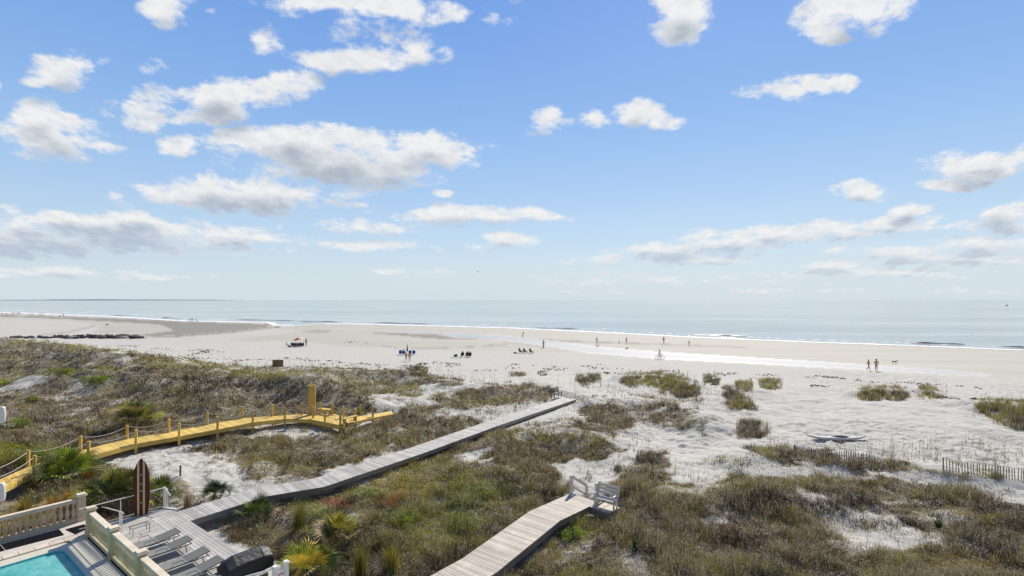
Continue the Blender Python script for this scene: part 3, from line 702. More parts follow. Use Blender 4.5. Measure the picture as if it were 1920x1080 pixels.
# yellow rope boardwalk
YC = [(a + b) / 2 for a, b in zip(YFW, YBW)]
yw = empty('rope_boardwalk', (0, 0, 0)); tag(yw, 'new yellow timber boardwalk with posts and sagging ropes winding up to the tall yellow board', 'boardwalk')
_k = P(584.5, 786.5, YZ)
Lp = YBW[:-1] + [P(560, 777, YZ), P(589, 776.5, YZ)]; Rp = YFW[:-1] + [P(560, 786, YZ), _k]
m = MB(); board_run(m, Lp, Rp, .15, .012); 
m.build('planks', M['yellow'], yw)
for E in (Lp, Rp):
    m = MB()
    for i in range(len(E) - 1): m.bar(E[i] + Vector((0, 0, -.17)), E[i + 1] + Vector((0, 0, -.17)), .05, .26)
    m.build('side_beam', M['yellow'], yw)
pq = [P(584.5, 786.7, YZ), P(639, 797.5, YZ), P(660, 784, YZ), P(628, 776.5, YZ), P(589, 776.5, YZ)]
m = MB(); board_run(m, [pq[4], pq[3]], [pq[0], pq[1]], .15, .012); board_run(m, [pq[3], pq[2]], [pq[1] + (pq[3] - pq[1]) * .02, pq[1] + (pq[2] - pq[1]) * .02], .15, .012)
m.build('platform_planks', M['yellow'], yw)
m = MB(); E = [pq[0], pq[1], pq[2]]
for a, b in zip(E[:-1], E[1:]): m.bar(a + Vector((0, 0, -.2)), b + Vector((0, 0, -.2)), .05, .34)
m.build('platform_beam', M['yellow'], yw)
rA = [P(648, 784.5, YZ), P(690, 778, 1.55), P(734, 770.5, 1.25)]; rB = [P(652, 794, YZ), P(690, 785, 1.55), P(738, 776, 1.25)]
m = MB(); board_run(m, rA, rB, .15, .012); m.build('ramp_planks', M['yellow'], yw)
m = MB()
for i in range(2): m.bar(rB[i] + Vector((0, 0, -.12)), rB[i + 1] + Vector((0, 0, -.12)), .05, .16)
m.build('ramp_beam', M['yellow'], yw)
def ypost(u, v, top=1.0, z=YZ, w=.15):
    p = P(u, v, z); g = hz(p.x, p.y) - .2
    MB().box((p.x, p.y, (g + z + top) / 2), (w, w, z + top - g), .4).build('post', M['yellow'], yw); return Vector((p.x, p.y, z + top - .08))
def rope(a, b, sag=.26):
    n = 10; pts = [a.lerp(b, t / n) + Vector((0, 0, -sag * 4 * (t / n) * (1 - t / n))) for t in range(n + 1)]
    MB().tube(pts, .022, 6).build('rope', M['rope'], yw, True)
F_ = [ypost(u, v) for u, v in YF]; Bk = [ypost(u, v) for u, v in YB]
for a, b in list(zip(F_[:-1], F_[1:])) + list(zip(Bk[:-1], Bk[1:])): rope(a, b)
e1 = ypost(609, 790.5); e2 = ypost(638, 796.5); rope(F_[-1], e1, .3); rope(e1, e2, .3)
g1 = ypost(601, 776); rope(Bk[-1], g1, .15)
h0 = ypost(623, 777.5); h1 = ypost(644, 783); h2 = ypost(667, 788, 1, 1.65); h3 = ypost(676, 777.5, .95, 1.6); h4 = ypost(699, 781.5, .9, 1.5)
rope(h0, h1, .25); rope(h1, h3, .35)
rope(e2, e2 + Vector((.45, -.35, -.95)), .02)
def plank_seat(a, b, label):
    c = (a + b) / 2; rz = math.atan2((b - a).y, (b - a).x); Ln = (b - a).length
    r = empty('bench', (c.x, c.y, YZ), rz); tag(r, label, 'bench', 'yellow backless benches')
    m = MB(); m.box((0, -.11, .45), (Ln, .19, .05)); m.box((0, .11, .45), (Ln, .19, .05)); m.build('seat', M['yellow'], r)
    for s in (-1, 1): MB().box((s * (Ln / 2 - .2), 0, .21), (.1, .34, .42)).build('leg', M['yellow'], r)
plank_seat(P(598, 775, YZ), P(622, 778, YZ), 'yellow backless bench on the far side of the platform behind the ropes')
plank_seat(P(642, 796, YZ), P(669, 789, YZ), 'yellow backless bench on the near side of the ramp top')
sh = P(584.8, 777, YZ); r = empty('shower_tower', sh, R(12)); tag(r, 'tall upright yellow board standing at the bend of the rope boardwalk', 'board')
m = MB(); m.box((0, 0, 1.0), (.52, .07, 3.1), tint=.35)
m.build('board', M['yellow'], r)
m = MB()
for s in (-1, 1): m.box((s * .27, .02, 1.0), (.05, .14, 3.14))
m.box((0, .02, 2.58), (.62, .16, .05)); m.build('frame', M['yellow'], r)
m = MB(); m.tube([(0, -.05, 2.1), (0, -.25, 2.15), (0, -.3, 2.05)], .018, 6); m.build('shower_pipe', M['metal'], r)

# pool deck: local frame a (along loungers) / b (along the wall), origin at far foot of the wall
def LB(a, b, z=0): p = O_ + A_ * a + B_ * b; return Vector((p.x, p.y, z))
RA = math.atan2(A_.y, A_.x)
def to_ab(p): q = p - O_; return q.dot(A_), q.dot(B_)
c_corner = to_ab(P(358.7, 979, GZ)); c_l = to_ab(P(303, 952.5, GZ)); c_far = to_ab(P(219, 977.5, GZ)); c_up = to_ab(P(324, 961, GZ))
print('deck', c_corner, c_l, c_far, c_up, to_ab(P(461, 1043, GZ)))
aR = (c_corner[0] + to_ab(P(461, 1043, GZ))[0]) / 2
bF = (c_l[1] + c_far[1]) / 2
dk = empty('pool_deck', (0, 0, 0)); tag(dk, 'grey board sun deck beside the pool wall carrying the row of loungers', 'deck')
b_lo = -9.0; wgap = .12
m = MB()
# field boards run along the wall on the outer strip, across it beside the loungers
n = 7; st_w = .15
for k in range(n):
    a1 = aR - k * st_w; p = [LB(a1 - st_w + .01, b_lo, GZ), LB(a1 - .006, b_lo, GZ), LB(a1 - .006, bF - .9, GZ), LB(a1 - st_w + .01, bF - .9, GZ)]
    m.hexa([q - Vector((0, 0, .035)) for q in p] + p)
a_in = aR - n * st_w
b = b_lo
while b < bF - .9:
    p = [LB(wgap, b, GZ), LB(a_in - .008, b, GZ), LB(a_in - .008, b + .128, GZ), LB(wgap, b + .128, GZ)]; m.hexa([q - Vector((0, 0, .035)) for q in p] + p); b += .146
while b < bF:
    p = [LB(-.2 if b > .3 else wgap, b, GZ), LB(aR if b < bF - .2 else c_l[0], b, GZ), LB(aR if b < bF - .2 else c_l[0], b + .128, GZ), LB(-.2 if b > .3 else wgap, b + .128, GZ)]; m.hexa([q - Vector((0, 0, .035)) for q in p] + p); b += .146
m.build('planks', M['graywood'], dk)
m = MB()
for (a0, b0, a1, b1) in ((aR - .03, b_lo, aR - .03, bF), (aR, bF, -.2, bF)): m.bar(LB(a0, b0, GZ - .2), LB(a1, b1, GZ - .2), .05, .3)
m.build('edge_beam', M['graybeam'], dk)
m = MB(); k = 0
for k in range(8): m.bar(LB(.3, -8.6 + k * 1.2, GZ - .12), LB(aR - .1, -8.6 + k * 1.2, GZ - .12), .05, .15)
m.build('joist', M['graybeam'], dk)
for k in range(5): p = LB(aR - .15, -8 + k * 2.2); g = hz(p.x, p.y) - .2; MB().box((p.x, p.y, (g + GZ - .1) / 2), (.14, .14, GZ - .1 - g)).build('support_post', M['graybeam'], dk)
# kerb
m = MB(); m.bar(LB(c_l[0], bF + .06, GZ + .03), LB(-.2, bF + .06, GZ + .03), .09, .1); m.build('kerb', M['graybeam'], dk)

# stone balustrades
def stone(name, a, b, c, d, mossy):
    m, t, bs, _ = new_mat(name); o_ = t.nodes.new('ShaderNodeTexCoord').outputs['Object']
    n1_ = noise(t, 1.6, 6, .65, o_); n2_ = noise(t, 18, 4, .6, o_)
    cc = ramp(t, n1_, [(.3, a), (.5, b), (.62, c)]); c2 = mixc(t, sstep(t, n2_, .45, .7), cc, d)
    t.links.new(c2, bs.inputs['Base Color']); bs.inputs['Roughness'].default_value = .85; bump(t, bs, n2_, .4, .01); return m
M['stone'] = stone('cast stone', (.50, .36, .21), (.62, .48, .32), (.64, .45, .29), (.72, .60, .44), 0)
M['mossy'] = stone('stained cast stone', (.38, .34, .15), (.56, .49, .28), (.64, .55, .36), (.68, .61, .42), 1)
M['cap'] = stone('pale cap stone', (.54, .46, .33), (.68, .60, .46), (.76, .69, .56), (.64, .53, .38), 0)
BAL = [(.075, 0), (.075, .05), (.045, .07), (.04, .12), (.06, .2), (.085, .3), (.08, .38), (.045, .52), (.032, .6), (.045, .64), (.035, .67), (.055, .7), (.07, .74), (.07, .78)]
def stone_post(mb, mc, x, y, z, h, rz, w=.3):
    mb.box((x, y, z + h / 2), (w, w, h), rz); mb.box((x, y, z + .12), (w + .06, w + .06, .24), rz)
    mc.box((x, y, z + h + .03), (w + .1, w + .1, .06), rz); mc.box((x, y, z + h + .085), (w + .04, w + .04, .05), rz)
def balustrade(label, p0, p1, z, mats, h=1.05, nb=10, panel=False, posts=(True, True), last=None):
    r = empty('balustrade', ((p0 + p1) / 2)[:2] + (z,) if False else (0, 0, 0)); tag(r, label, 'balustrade', 'stone balustrades by the pool')
    d = norm2(p1 - p0); rz = math.atan2(d.y, d.x); up = Vector((0, 0, 1))
    a = p0.copy(); a.z = z; b = p1.copy(); b.z = z
    for k, p in enumerate((a, b)):
        if posts[k]:
            mb, mc = MB(), MB(); stone_post(mb, mc, p.x, p.y, z, h + .08, rz); q = mb.build('post', mats[0], r, bevel=.012); mc.build('cap', mats[2], q, bevel=.012)
    a2 = a + d * .16; b2 = b - d * .16
    m = MB(); m.bar(a2 + up * (h - .05), b2 + up * (h - .05), .24, .10); m.bar(a2 + up * (h - .14), b2 + up * (h - .14), .17, .08); m.build('top_rail', mats[2], r, bevel=.015)
    m = MB(); m.bar(a2 + up * .09, b2 + up * .09, .22, .16); m.build('bottom_rail', mats[0], r, bevel=.01)
    Ln = (b2 - a2).length
    for k in range(nb):
        p = a2 + d * Ln * (k + .5) / nb; s = (h - .35) / .78
        MB().lathe((p.x, p.y, z + .17), [(q * 1.05 * (1 if nb < 15 else .47), w * s) for q, w in BAL], 10).build('baluster', mats[1], r, True)
    if panel:
        m = MB(); m.bar(a2 + up * .52, b2 + up * .52, .03, h - .34); m.build('back_panel', mats[1], r)
wp = [LB(*to_ab(P(u, v, GZ + 1.2)), 0) for u, v in ((179, 947), (226, 983), (281, 1024), (350, 1075))]
bs_ = [to_ab(p)[1] for p in wp]; print('wall posts', [to_ab(p) for p in wp])
wpp = [LB(0, .15), LB(0, -3.05), LB(0, -6.25), LB(0, -9.45)]
wl = ['mossy stained pool balustrade section at the far end beside the short handrail', 'mossy stained middle section of the pool balustrade behind the loungers', 'mossy stained nearest section of the pool balustrade at the bottom edge']
for i in range(3): balustrade(wl[i], wpp[i], wpp[i + 1], GZ, (M['mossy'], M['mossy'], M['cap']), 1.08, 19, False, (True, i == 2))
pL1 = P(152, 928, GZ + 1.2); pL0 = pL1 - A_ * 3.05; pLm = pL0 - A_ * 3.05
balustrade('cream stone balustrade with open turned balusters left of the gap to the sun deck', pL0, pL1, GZ, (M['stone'], M['stone'], M['cap']), 1.08, 12)
balustrade('cream stone balustrade cut off by the left edge of the picture', pLm, pL0, GZ, (M['stone'], M['stone'], M['cap']), 1.08, 12, posts=(True, False))

# pool surround
la, lb = to_ab(P(141, 1014, GZ)); print('pool corner', la, lb, to_ab(P(204, 1079, GZ)), 'L1', to_ab(pL1))
pave = simple('pale pool paving', (.56, .50, .43), .8, .12, 5, .2)
aL, bL = to_ab(pL1)
pc_a = -.72; pc_b = to_ab(P(133, 1013, GZ))[1]    # outer rim of the basin
ps = MB(); 
# paving strips (rows of slabs) round the far side of the basin
m = MB(); k = 0; a = -9.0
while a < pc_a + .9:
    w = .48; m.hexa([LB(a + .006, pc_b, GZ - .05), LB(a + w - .006, pc_b, GZ - .05), LB(a + w - .006, pc_b + .42, GZ - .05), LB(a + .006, pc_b + .42, GZ - .05), LB(a + .006, pc_b, GZ + .03), LB(a + w - .006, pc_b, GZ + .03), LB(a + w - .006, pc_b + .42, GZ + .03), LB(a + .006, pc_b + .42, GZ + .03)]); a += w
o = m.build('coping', simple('cream coping slabs', (.60, .52, .42), .75, .12, 4, .2, tint=.08), None, bevel=.01); tag(o, 'row of cream stone coping slabs along the far side of the pool', 'coping')
m = MB(); m.prism([LB(-9.3, pc_b + .425)[:2], LB(.5, pc_b + .425)[:2], LB(.5, bL + .4)[:2], LB(-9.3, bL + .4)[:2]], GZ - .6, GZ + .012)
o = m.build('patio', pave); tag(o, kind='structure')
blackm = simple('black rubber', (.010, .010, .012), 1.0, .2, 8); blackm.node_tree.nodes['Principled BSDF'].inputs['Specular IOR Level'].default_value = .05
def mat_thing(pl, label):
    pp = [P(u, v, GZ + .02) for u, v in pl]; m = MB(); m.prism([p[:2] for p in pp], GZ + .014, GZ + .035); o = m.build('floor_mat', blackm); tag(o, label, 'mat', 'black mats by the pool')
mat_thing([(12, 1031), (120, 1003), (111, 993), (3, 1021)], 'long black mat on the paving along the cream balustrade')
mat_thing([(142, 1001.5), (169, 989.6), (157, 983.5), (123, 992.8)], 'small black mat on the paving in the gap between the balustrades')
mat_thing([(-70, 1053), (9, 1032), (0, 1022), (-70, 1040)], 'black mat cut off by the left picture edge beside the pool')
# basin: pale rim, tiled wall, water
pool = empty('swimming_pool', LB(-3, -3, GZ)); pool.location = (0, 0, 0); tag(pool, 'turquoise swimming pool with pale rim in the bottom left corner', 'pool')
def rrect(a0, a1, b0, b1, r, n=8):
    out = []
    for (ca, cb, t0) in ((a1 - r, b1 - r, 0), (a0 + r, b1 - r, 90), (a0 + r, b0 + r, 180), (a1 - r, b0 + r, 270)):
        for k in range(n + 1): t = R(t0 + 90 * k / n); out.append((ca + r * math.cos(t), cb + r * math.sin(t)))
    return out
outer = rrect(-9, pc_a, -9.5, pc_b - .004, .35); inner = rrect(-8.4, pc_a - .30, -8.9, pc_b - .5, .4)
def ring(m, o1, z1, o2, z2):
    n = len(o1); m.add([LB(a, b, z1) for a, b in o1] + [LB(a, b, z2) for a, b in o2], [(i, (i + 1) % n, n + (i + 1) % n, n + i) for i in range(n)], .5)
m = MB(); ring(m, outer, GZ - .02, outer, GZ - .3); ring(m, outer, GZ - .02, inner, GZ - .06)
m.build('rim', simple('pale plaster rim', (.62, .59, .46), .5, .06, 3), pool)
m = MB(); ring(m, inner, GZ - .06, inner, GZ - 1.6); n_ = len(inner); m.add([LB(a, b, GZ - 1.6) for a, b in inner], [tuple(range(n_))], .5)
m.build('basin', simple('turquoise plaster', (.16, .62, .68), .6, .06, 2), pool)
wm, t_, b2, _ = new_mat('pool water'); b2.inputs['Base Color'].default_value = (.14, .62, .66, 1); b2.inputs['Roughness'].default_value = .06; b2.inputs['Transmission Weight'].default_value = .35; b2.inputs['IOR'].default_value = 1.33
nzw = noise(t_, 3.2, 4, .6, geo(t_)); bump(t_, b2, nzw, .6, .12)
c_ = ramp(t_, noise(t_, .9, 3, .5, geo(t_)), [(.3, (.05, .50, .48)), (.7, (.30, .80, .74))]); t_.links.new(c_, b2.inputs['Base Color'])
m = MB(); m.add([LB(a, b, GZ - .14) for a, b in inner], [tuple(range(n_))], .5); m.build('water', wm, pool)
# slats and dark gaps imitating sun stripes cast through the balusters
m = MB(); b = -9.4
while b < pc_b + .1:
    m.hexa([LB(pc_a + .01, b, GZ - .04), LB(-.17, b, GZ - .04), LB(-.17, b + .08, GZ - .04), LB(pc_a + .01, b + .08, GZ - .04), LB(pc_a + .01, b, GZ + .01), LB(-.17, b, GZ + .01), LB(-.17, b + .08, GZ + .01), LB(pc_a + .01, b + .08, GZ + .01)]); b += .15
o = m.build('sun_stripe_slats', simple('pale sun stripe slat', (.74, .70, .62), .7, .08, 8)); tag(o, 'narrow strip of pale slats imitating sun stripes between the pool and the mossy balustrade', 'slats')
m = MB(); m.prism([LB(pc_a, -9.5)[:2], LB(.12, -9.5)[:2], LB(.12, pc_b + .42)[:2], LB(pc_a, pc_b + .42)[:2]], GZ - .9, GZ - .09); o = m.build('shadow_stripe_base', simple('shadow dark concrete', (.10, .09, .07), .8)); tag(o, kind='structure')  # dark colour stands for the baluster shadow between the slats
m = MB(); m.bar(LB(-9.3, bL + .38, GZ - .3), LB(.3, bL + .38, GZ - .3), .2, .6); m.bar(LB(-9.3, bL + .4, GZ - .8), LB(.3, bL + .4, GZ - .8), .18, .9); o = m.build('retaining_wall', M['stone']); tag(o, 'cream retaining wall under the pool paving behind the balustrade', 'wall')

# loungers
M['sling'] = simple('grey sling fabric', (.15, .155, .14), .75, .08, 30); M['sling2'] = simple('light grey sling fabric', (.20, .205, .19), .75, .08, 30); M['alu'] = simple('dark aluminium', (.09, .09, .095), .4, .1, 5, metallic=.5)
def lounger(label, loc, rz, back=R(14)):
    r = empty('sun_lounger', loc, rz); tag(r, label, 'sun lounger', 'row of sun loungers on the grey deck')
    w = .31; z = .33; ps_ = [(-1.0, z), (.22, z)]
    bx, bz = .22 + .78 * math.cos(back), z + .78 * math.sin(back)
    m = MB()
    for s in (-1, 1): m.tube([(-1.02, s * w, z - .02), (.95, s * w, z - .02)], .018, 6)
    m.tube([(-1.02, -w, z - .02), (-1.02, w, z - .02)], .018, 6); m.tube([(.95, -w, z - .02), (.95, w, z - .02)], .018, 6); m.build('frame', M['alu'], r)
    m = MB(); m.box((-.39, 0, z), (1.2, w * 2 - .03, .015)); m.build('seat_sling', M['sling2'], r)
    m = MB(); m.box(((.22 + bx) / 2, 0, (z + bz) / 2), (.80, w * 2 - .02, .018), ry=-back); q = m.build('backrest', M['sling'], r)
    m = MB()
    for s in (-1, 1): m.tube([(.22, s * w, z), (bx, s * w, bz)], .016, 6)
    m.tube([(bx, -w, bz), (bx, w, bz)], .016, 6); m.build('back_frame', M['alu'], q)
    for sx_, sy in ((-.8, -1), (-.8, 1), (.72, -1), (.72, 1)):
        MB().tube([(sx_, sy * w, z - .02), (sx_ + (.06 if sx_ > 0 else -.06), sy * (w + .01), .01)], .018, 6).build('leg', M['alu'], r)
    for s in (-1, 1): MB().tube([(-.35, s * (w + .02), z), (-.32, s * (w + .03), z + .16), (.0, s * (w + .03), z + .17), (.12, s * (w + .02), z)], .013, 6).build('armrest', M['alu'], r)
    return r
heads = [(333, 992), (355, 1006), (387, 1027), (413, 1044), (437, 1063)]
labs = ['grey sling lounger nearest the surfboard, first of the row', 'grey sling lounger second from the surfboard', 'grey sling lounger in the middle of the row, third from the surfboard', 'grey sling lounger second nearest the covered grill', 'light grey lounger partly hidden by the black covered grill']
for i, (u, v) in enumerate(heads):
    hpos = P(u, v, GZ + .5); a, b = to_ab(hpos); c = LB(a - .98, b, GZ)
    if i == 4: c = c - A_ * .45
    lounger(labs[i], (c.x, c.y, GZ), RA, R(9 if i < 4 else 3))
# wire frame standing for the arms of a hidden lounger
c = LB(*to_ab(P(262, 1000, GZ)), GZ); r = empty('lounger_frame', (c.x, c.y, GZ), RA); tag(r, 'low wire framed table beside the first lounger against the mossy balustrade', 'lounger arms')
m = MB(); m.tube([(-.35, -.2, .35), (.35, -.2, .35), (.35, .2, .35), (-.35, .2, .35), (-.35, -.2, .35)], .013, 6); m.build('frame', M['alu'], r)
for x in (-.3, .3):
    for y_ in (-.2, .2): MB().tube([(x, y_, .35), (x * 1.05, y_, .01)], .012, 6).build('leg', M['alu'], r)


# covered grill
gp = LB(*to_ab(P(462, 1072, GZ)), GZ); r = empty('grill', (gp.x, gp.y, GZ), RA); tag(r, 'barbecue grill under a black fitted cover at the bottom edge of the sun deck', 'grill')
cov_m, t_, b2, _ = new_mat('black vinyl cover'); b2.inputs['Base Color'].default_value = (.014, .014, .017, 1); b2.inputs['Roughness'].default_value = .5; bump(t_, b2, noise(t_, 3, 5, .6, t_.nodes.new('ShaderNodeTexCoord').outputs['Object']), .5, .08)
bm = bmesh.new(); L_, W_, H_ = 1.75, .80, .72
prof = [(-W_ / 2, 0), (-W_ / 2 - .02, .36), (-W_ / 2 + .02, .52), (-.17, H_ - .03), (-.05, H_ + .06), (.12, H_ + .05), (W_ / 2 - .04, .54), (W_ / 2, .50), (W_ / 2 + .02, .3), (W_ / 2, 0)]
rings = []
for x, kx in ((-L_ / 2, .80), (-L_ / 2 + .05, .88), (-L_ / 2 + .38, 1.0), (-.2, .985), (.3, 1.0), (L_ / 2 - .36, 1.0), (L_ / 2 - .05, .86), (L_ / 2, .78)):
    rings.append([bm.verts.new((x, y_, z * (1 if z < .45 else (kx if abs(x) > .6 else 1)) + random.uniform(-.01, .01))) for y_, z in prof])
for a, b in zip(rings[:-1], rings[1:]):
    for k in range(len(prof) - 1): bm.faces.new((a[k], a[k + 1], b[k + 1], b[k]))
bm.faces.new(rings[0][::-1]); bm.faces.new(rings[-1]); me = bpy.data.meshes.new('cover'); bmesh.ops.recalc_face_normals(bm, faces=bm.faces); bm.to_mesh(me); bm.free(); me.materials.append(cov_m)
o = bpy.data.objects.new('cover', me); COL.objects.link(o); setp(o, r); b_ = o.modifiers.new('b', 'BEVEL'); b_.width = .03; b_.segments = 2
m = MB(); m.tube([(L_ / 2 - .36, -W_ / 2 + .0, .53), (L_ / 2 - .36, -.17, H_ + .0), (L_ / 2 - .36, .12, H_ + .07), (L_ / 2 - .36, W_ / 2, .53)], .008, 5); m.build('seam_piping', simple('grey piping', (.2, .2, .22), .5), o)
m = MB()
for x in (-.6, .6):
    for y_ in (-.25, .25): m.tube([(x, y_ - .03, .04), (x, y_ + .03, .04)], .045, 10)
m.build('castor', blackm, r)

# white gate with posts at the lower right of the deck
def white_post(par, p, h, w=.13):
    MB().box((p.x, p.y, p.z + h / 2), (w, w, h), RA).build('post', M['white'], par)
    m = MB(); m.box((p.x, p.y, p.z + h + .02), (w + .07, w + .07, .05), RA); m.box((p.x, p.y, p.z + h + .06), (w + .02, w + .02, .04), RA); m.build('post_cap', M['white'], par)
gz0 = GZ - .05; pa = P(515.5, 1063, gz0 + 1.15); pb = P(536.5, 1053, gz0 + 1.15); pa.z = gz0; pb.z = gz0
r = empty('gate', (0, 0, 0)); tag(r, 'short white gate panel between two capped white posts beside the covered grill', 'gate')
white_post(r, pa, 1.1); white_post(r, pb, 1.1)
d = norm2(pb - pa)
m = MB(); m.bar(pa + Vector((0, 0, .55)), pb + Vector((0, 0, .62)), .035, .75); q = m.build('panel', M['white'], r)
mm = (pa + pb) / 2 + Vector((0, 0, .80)); nf = Vector((d.y, -d.x, 0)) * .022
m = MB(); m.bar(mm + nf - d * .10 + Vector((0, 0, .0)), mm + nf + d * .02 + Vector((0, 0, .03)), .004, .045); m.bar(mm + nf + d * .04 + Vector((0, 0, .0)), mm + nf + d * .12 + Vector((0, 0, .01)), .004, .05)
m.build('lettering', simple('faded red paint', (.65, .12, .07), .6), q)
r = empty('handrail', (0, 0, 0)); tag(r, 'straight white tube rail in front of the black covered grill', 'handrail')
m = MB(); e = P(465, 1080, gz0 + .95); s_p = pb + Vector((0, 0, 1.02)); dd = (e - s_p) * 1.4; m.tube([s_p, s_p + dd], .028, 8); m.build('rail', M['white'], r)
for t in (.92,):
    p = s_p + dd * t; MB().tube([p, (p.x, p.y, GZ)], .022, 8).build('rail_post', M['white'], r)

# white tube rail round the surfboard corner
r = empty('handrail', (0, 0, 0)); tag(r, 'long white tube railing along the far edge of the sun deck behind the surfboard', 'handrail')
t0 = P(160, 948, GZ + 1.0); t1 = LB(to_ab(P(303, 911, GZ + 1.0))[0], bF - .02, GZ + 1.0); t0 = LB(to_ab(t0)[0] - .3, bF - .02, GZ + 1.0)
m = MB(); m.tube([t0, t1], .024, 8); m.build('rail', M['white'], r)
for f in (.46,): p = t0.lerp(t1, f); MB().tube([(p.x, p.y, GZ - .3), p], .022, 8).build('rail_post', M['white'], r)
MB().box((t1.x, t1.y, GZ + .5), (.1, .1, 1.05), RA).build('end_post', M['white'], r)
MB().box((t1.x + .16, t1.y - .04, GZ + .48), (.06, .06, 1.0), RA).build('end_post', M['white'], r)
m = MB(); e = t1 - B_ * .75 + Vector((0, 0, -.22)); m.tube([t1, e], .022, 8); m.build('short_rail', M['white'], r)
m = MB(); m.bar(LB(c_l[0] + .0, bF, GZ + .02), LB(aR + .1, bF - .8, GZ + .02), .08, .08); m.build('white_kerb', M['white'], r)
r = empty('handrail', (0, 0, 0)); tag(r, 'short white looped grab rail starting at the far post of the mossy balustrade', 'handrail')
g0 = P(191, 950, GZ + 1.02); g1 = P(228, 960, GZ + .93)
m = MB(); m.tube([g0, g1, g1 + A_ * .08 + Vector((0, 0, -.1)), g1 + Vector((0, 0, -.25)), g1 - A_ * .04 + Vector((0, 0, -.3))], .024, 8); m.build('rail', M['white'], r, True)
for q in (g1 - (g1 - g0) * .1, g1 - (g1 - g0) * .0): MB().tube([q, (q.x, q.y, GZ)], .026, 8).build('rail_post', M['white'], r)

# surfboard shower
sp = P(265, 966, GZ); r = empty('surfboard', sp, R(20)); tag(r, 'tall dark red wooden surfboard with two cream stripes standing at the deck corner', 'surfboard')
H_ = 2.72; W_ = .355
def board_half(z): t = z / H_; return W_ * (.62 + .38 * math.sin(math.pi * min(1, t * 1.0 + .05)) ** .8) * (1 - max(0, (t - .72) / .28) ** 2.4) ** .5 if t < 1 else 0.02
zs = [H_ * k / 28 for k in range(29)]
def strip(x0f, x1f, th, zo=0):
    m = MB(); vs = []; n = len(zs)
    for z in zs:
        w = max(.02, board_half(min(z, H_ * .998)))
        a = max(-w, x0f); b = min(w, x1f)
        if a > b: a = b = (x0f + x1f) / 2 * min(1, w / .05)
        vs += [(a, -th, z + zo), (b, -th, z + zo), (b, th, z + zo), (a, th, z + zo)]
    fs = []
    for i in range(n - 1):
        for k in range(4): fs.append((i * 4 + k, i * 4 + (k + 1) % 4, i * 4 + 4 + (k + 1) % 4, i * 4 + 4 + k))
    fs += [(0, 1, 2, 3), tuple((n - 1) * 4 + k for k in range(4))]
    m.add(vs, fs, .5); return m
strip(-W_, W_, .035).build('board', simple('dark varnished mahogany', (.075, .016, .009), .75, .3, 6), r)
for s in (-1, 1): strip(s * .115 - .042, s * .115 + .042, .040).build('stripe', simple('cream stripe', (.62, .46, .24), .4, .12, 8), r)
m = MB()
for z in (2.0, 1.55): m.tube([(.03, -.04, z), (.03, -.14, z), (.03, -.16, z - .05)], .02, 6)
m.build('shower_head', M['metal'], r)
m = MB()
for z in (1.2, .62): m.tube([(.02, -.04, z), (.02, -.09, z)], .03, 8)
m.build('valve', M['metal'], r)
m = MB(); m.box((0, .15, .01), (.7, .5, .02)); m.build('base_plate', M['graybeam'], r)

# rounded white beam ends of the neighbouring pergola at the left edge
for (u, v, d, lab) in ((6, 778, 26, 'rounded white beam end poking in at the left edge, the upper one'), (5, 923, 23, 'rounded white beam end poking in at the left edge, the lower one by the balustrade')):
    p = Pd(u, v, d); r = empty('beam_end', p); tag(r, lab, 'beam', 'white beam ends at the left edge')
    pr = []; w, h = .12, .42
    for k in range(13): t = R(90 - 180 * k / 12); pr.append((w * .9 * math.cos(t) ** .7 if math.cos(t) > 0 else 0, h * math.sin(t)))
    pr += [(-2.2, -h * .9), (-2.2, h)]
    m = MB(); n = len(pr); m.add([(x, -.06, z) for x, z in pr] + [(x, .06, z) for x, z in pr], [tuple(range(n)), tuple(range(n, 2 * n))[::-1]] + [(i, (i + 1) % n, n + (i + 1) % n, n + i) for i in range(n)], .5)
    m.build('beam', M['white'], r, bevel=.02)
    m = MB(); m.box((-1.9, .14, -4), (.16, .16, 8)); m.build('pole', M['white'], r)

# sand fences
def sand_fence(pts, label, h=.68, pitch=.12):
    r = empty('sand_fence', (0, 0, 0)); tag(r, label, 'fence', 'wooden picket sand fences'); m = MB(); posts = []
    mt = wood('dark picket', (.28, .24, .19), .85)
    W = []
    for a, b in zip(pts[:-1], pts[1:]):
        n = int((b - a).length / pitch)
        for k in range(n):
            p = a.lerp(b, k / n); g = hz(p.x, p.y); W.append(Vector((p.x, p.y, g))); tl = Vector((random.uniform(-.06, .02), random.uniform(-.03, .03), h * random.uniform(.92, 1.06)))
            m.bar(Vector((p.x, p.y, g - .15)), Vector((p.x, p.y, g)) + tl, .045, .012, up=(0, 1, 0))
    m.build('pickets', mt, r)
    for zz in (.25, .7): MB().tube([p + Vector((0, 0, zz)) for p in W[::6]], .008, 4).build('wire', M['metal'], r)
    for p in [W[0]] + W[28::28]: MB().tube([p + Vector((0, .05, -.3)), p + Vector((0, .05, h * 1.1))], .035, 8).build('post', mt, r)
sand_fence([G(u, v) for u, v in ((1490, 852), (1530, 858), (1570, 862), (1610, 866), (1645, 872))], 'dark picket sand fence half buried below the kayak', h=.58)
sand_fence([G(u, v) for u, v in ((1770, 882), (1810, 890), (1860, 896), (1920, 905), (1990, 914))], 'dark picket sand fence running out at the right picture edge')

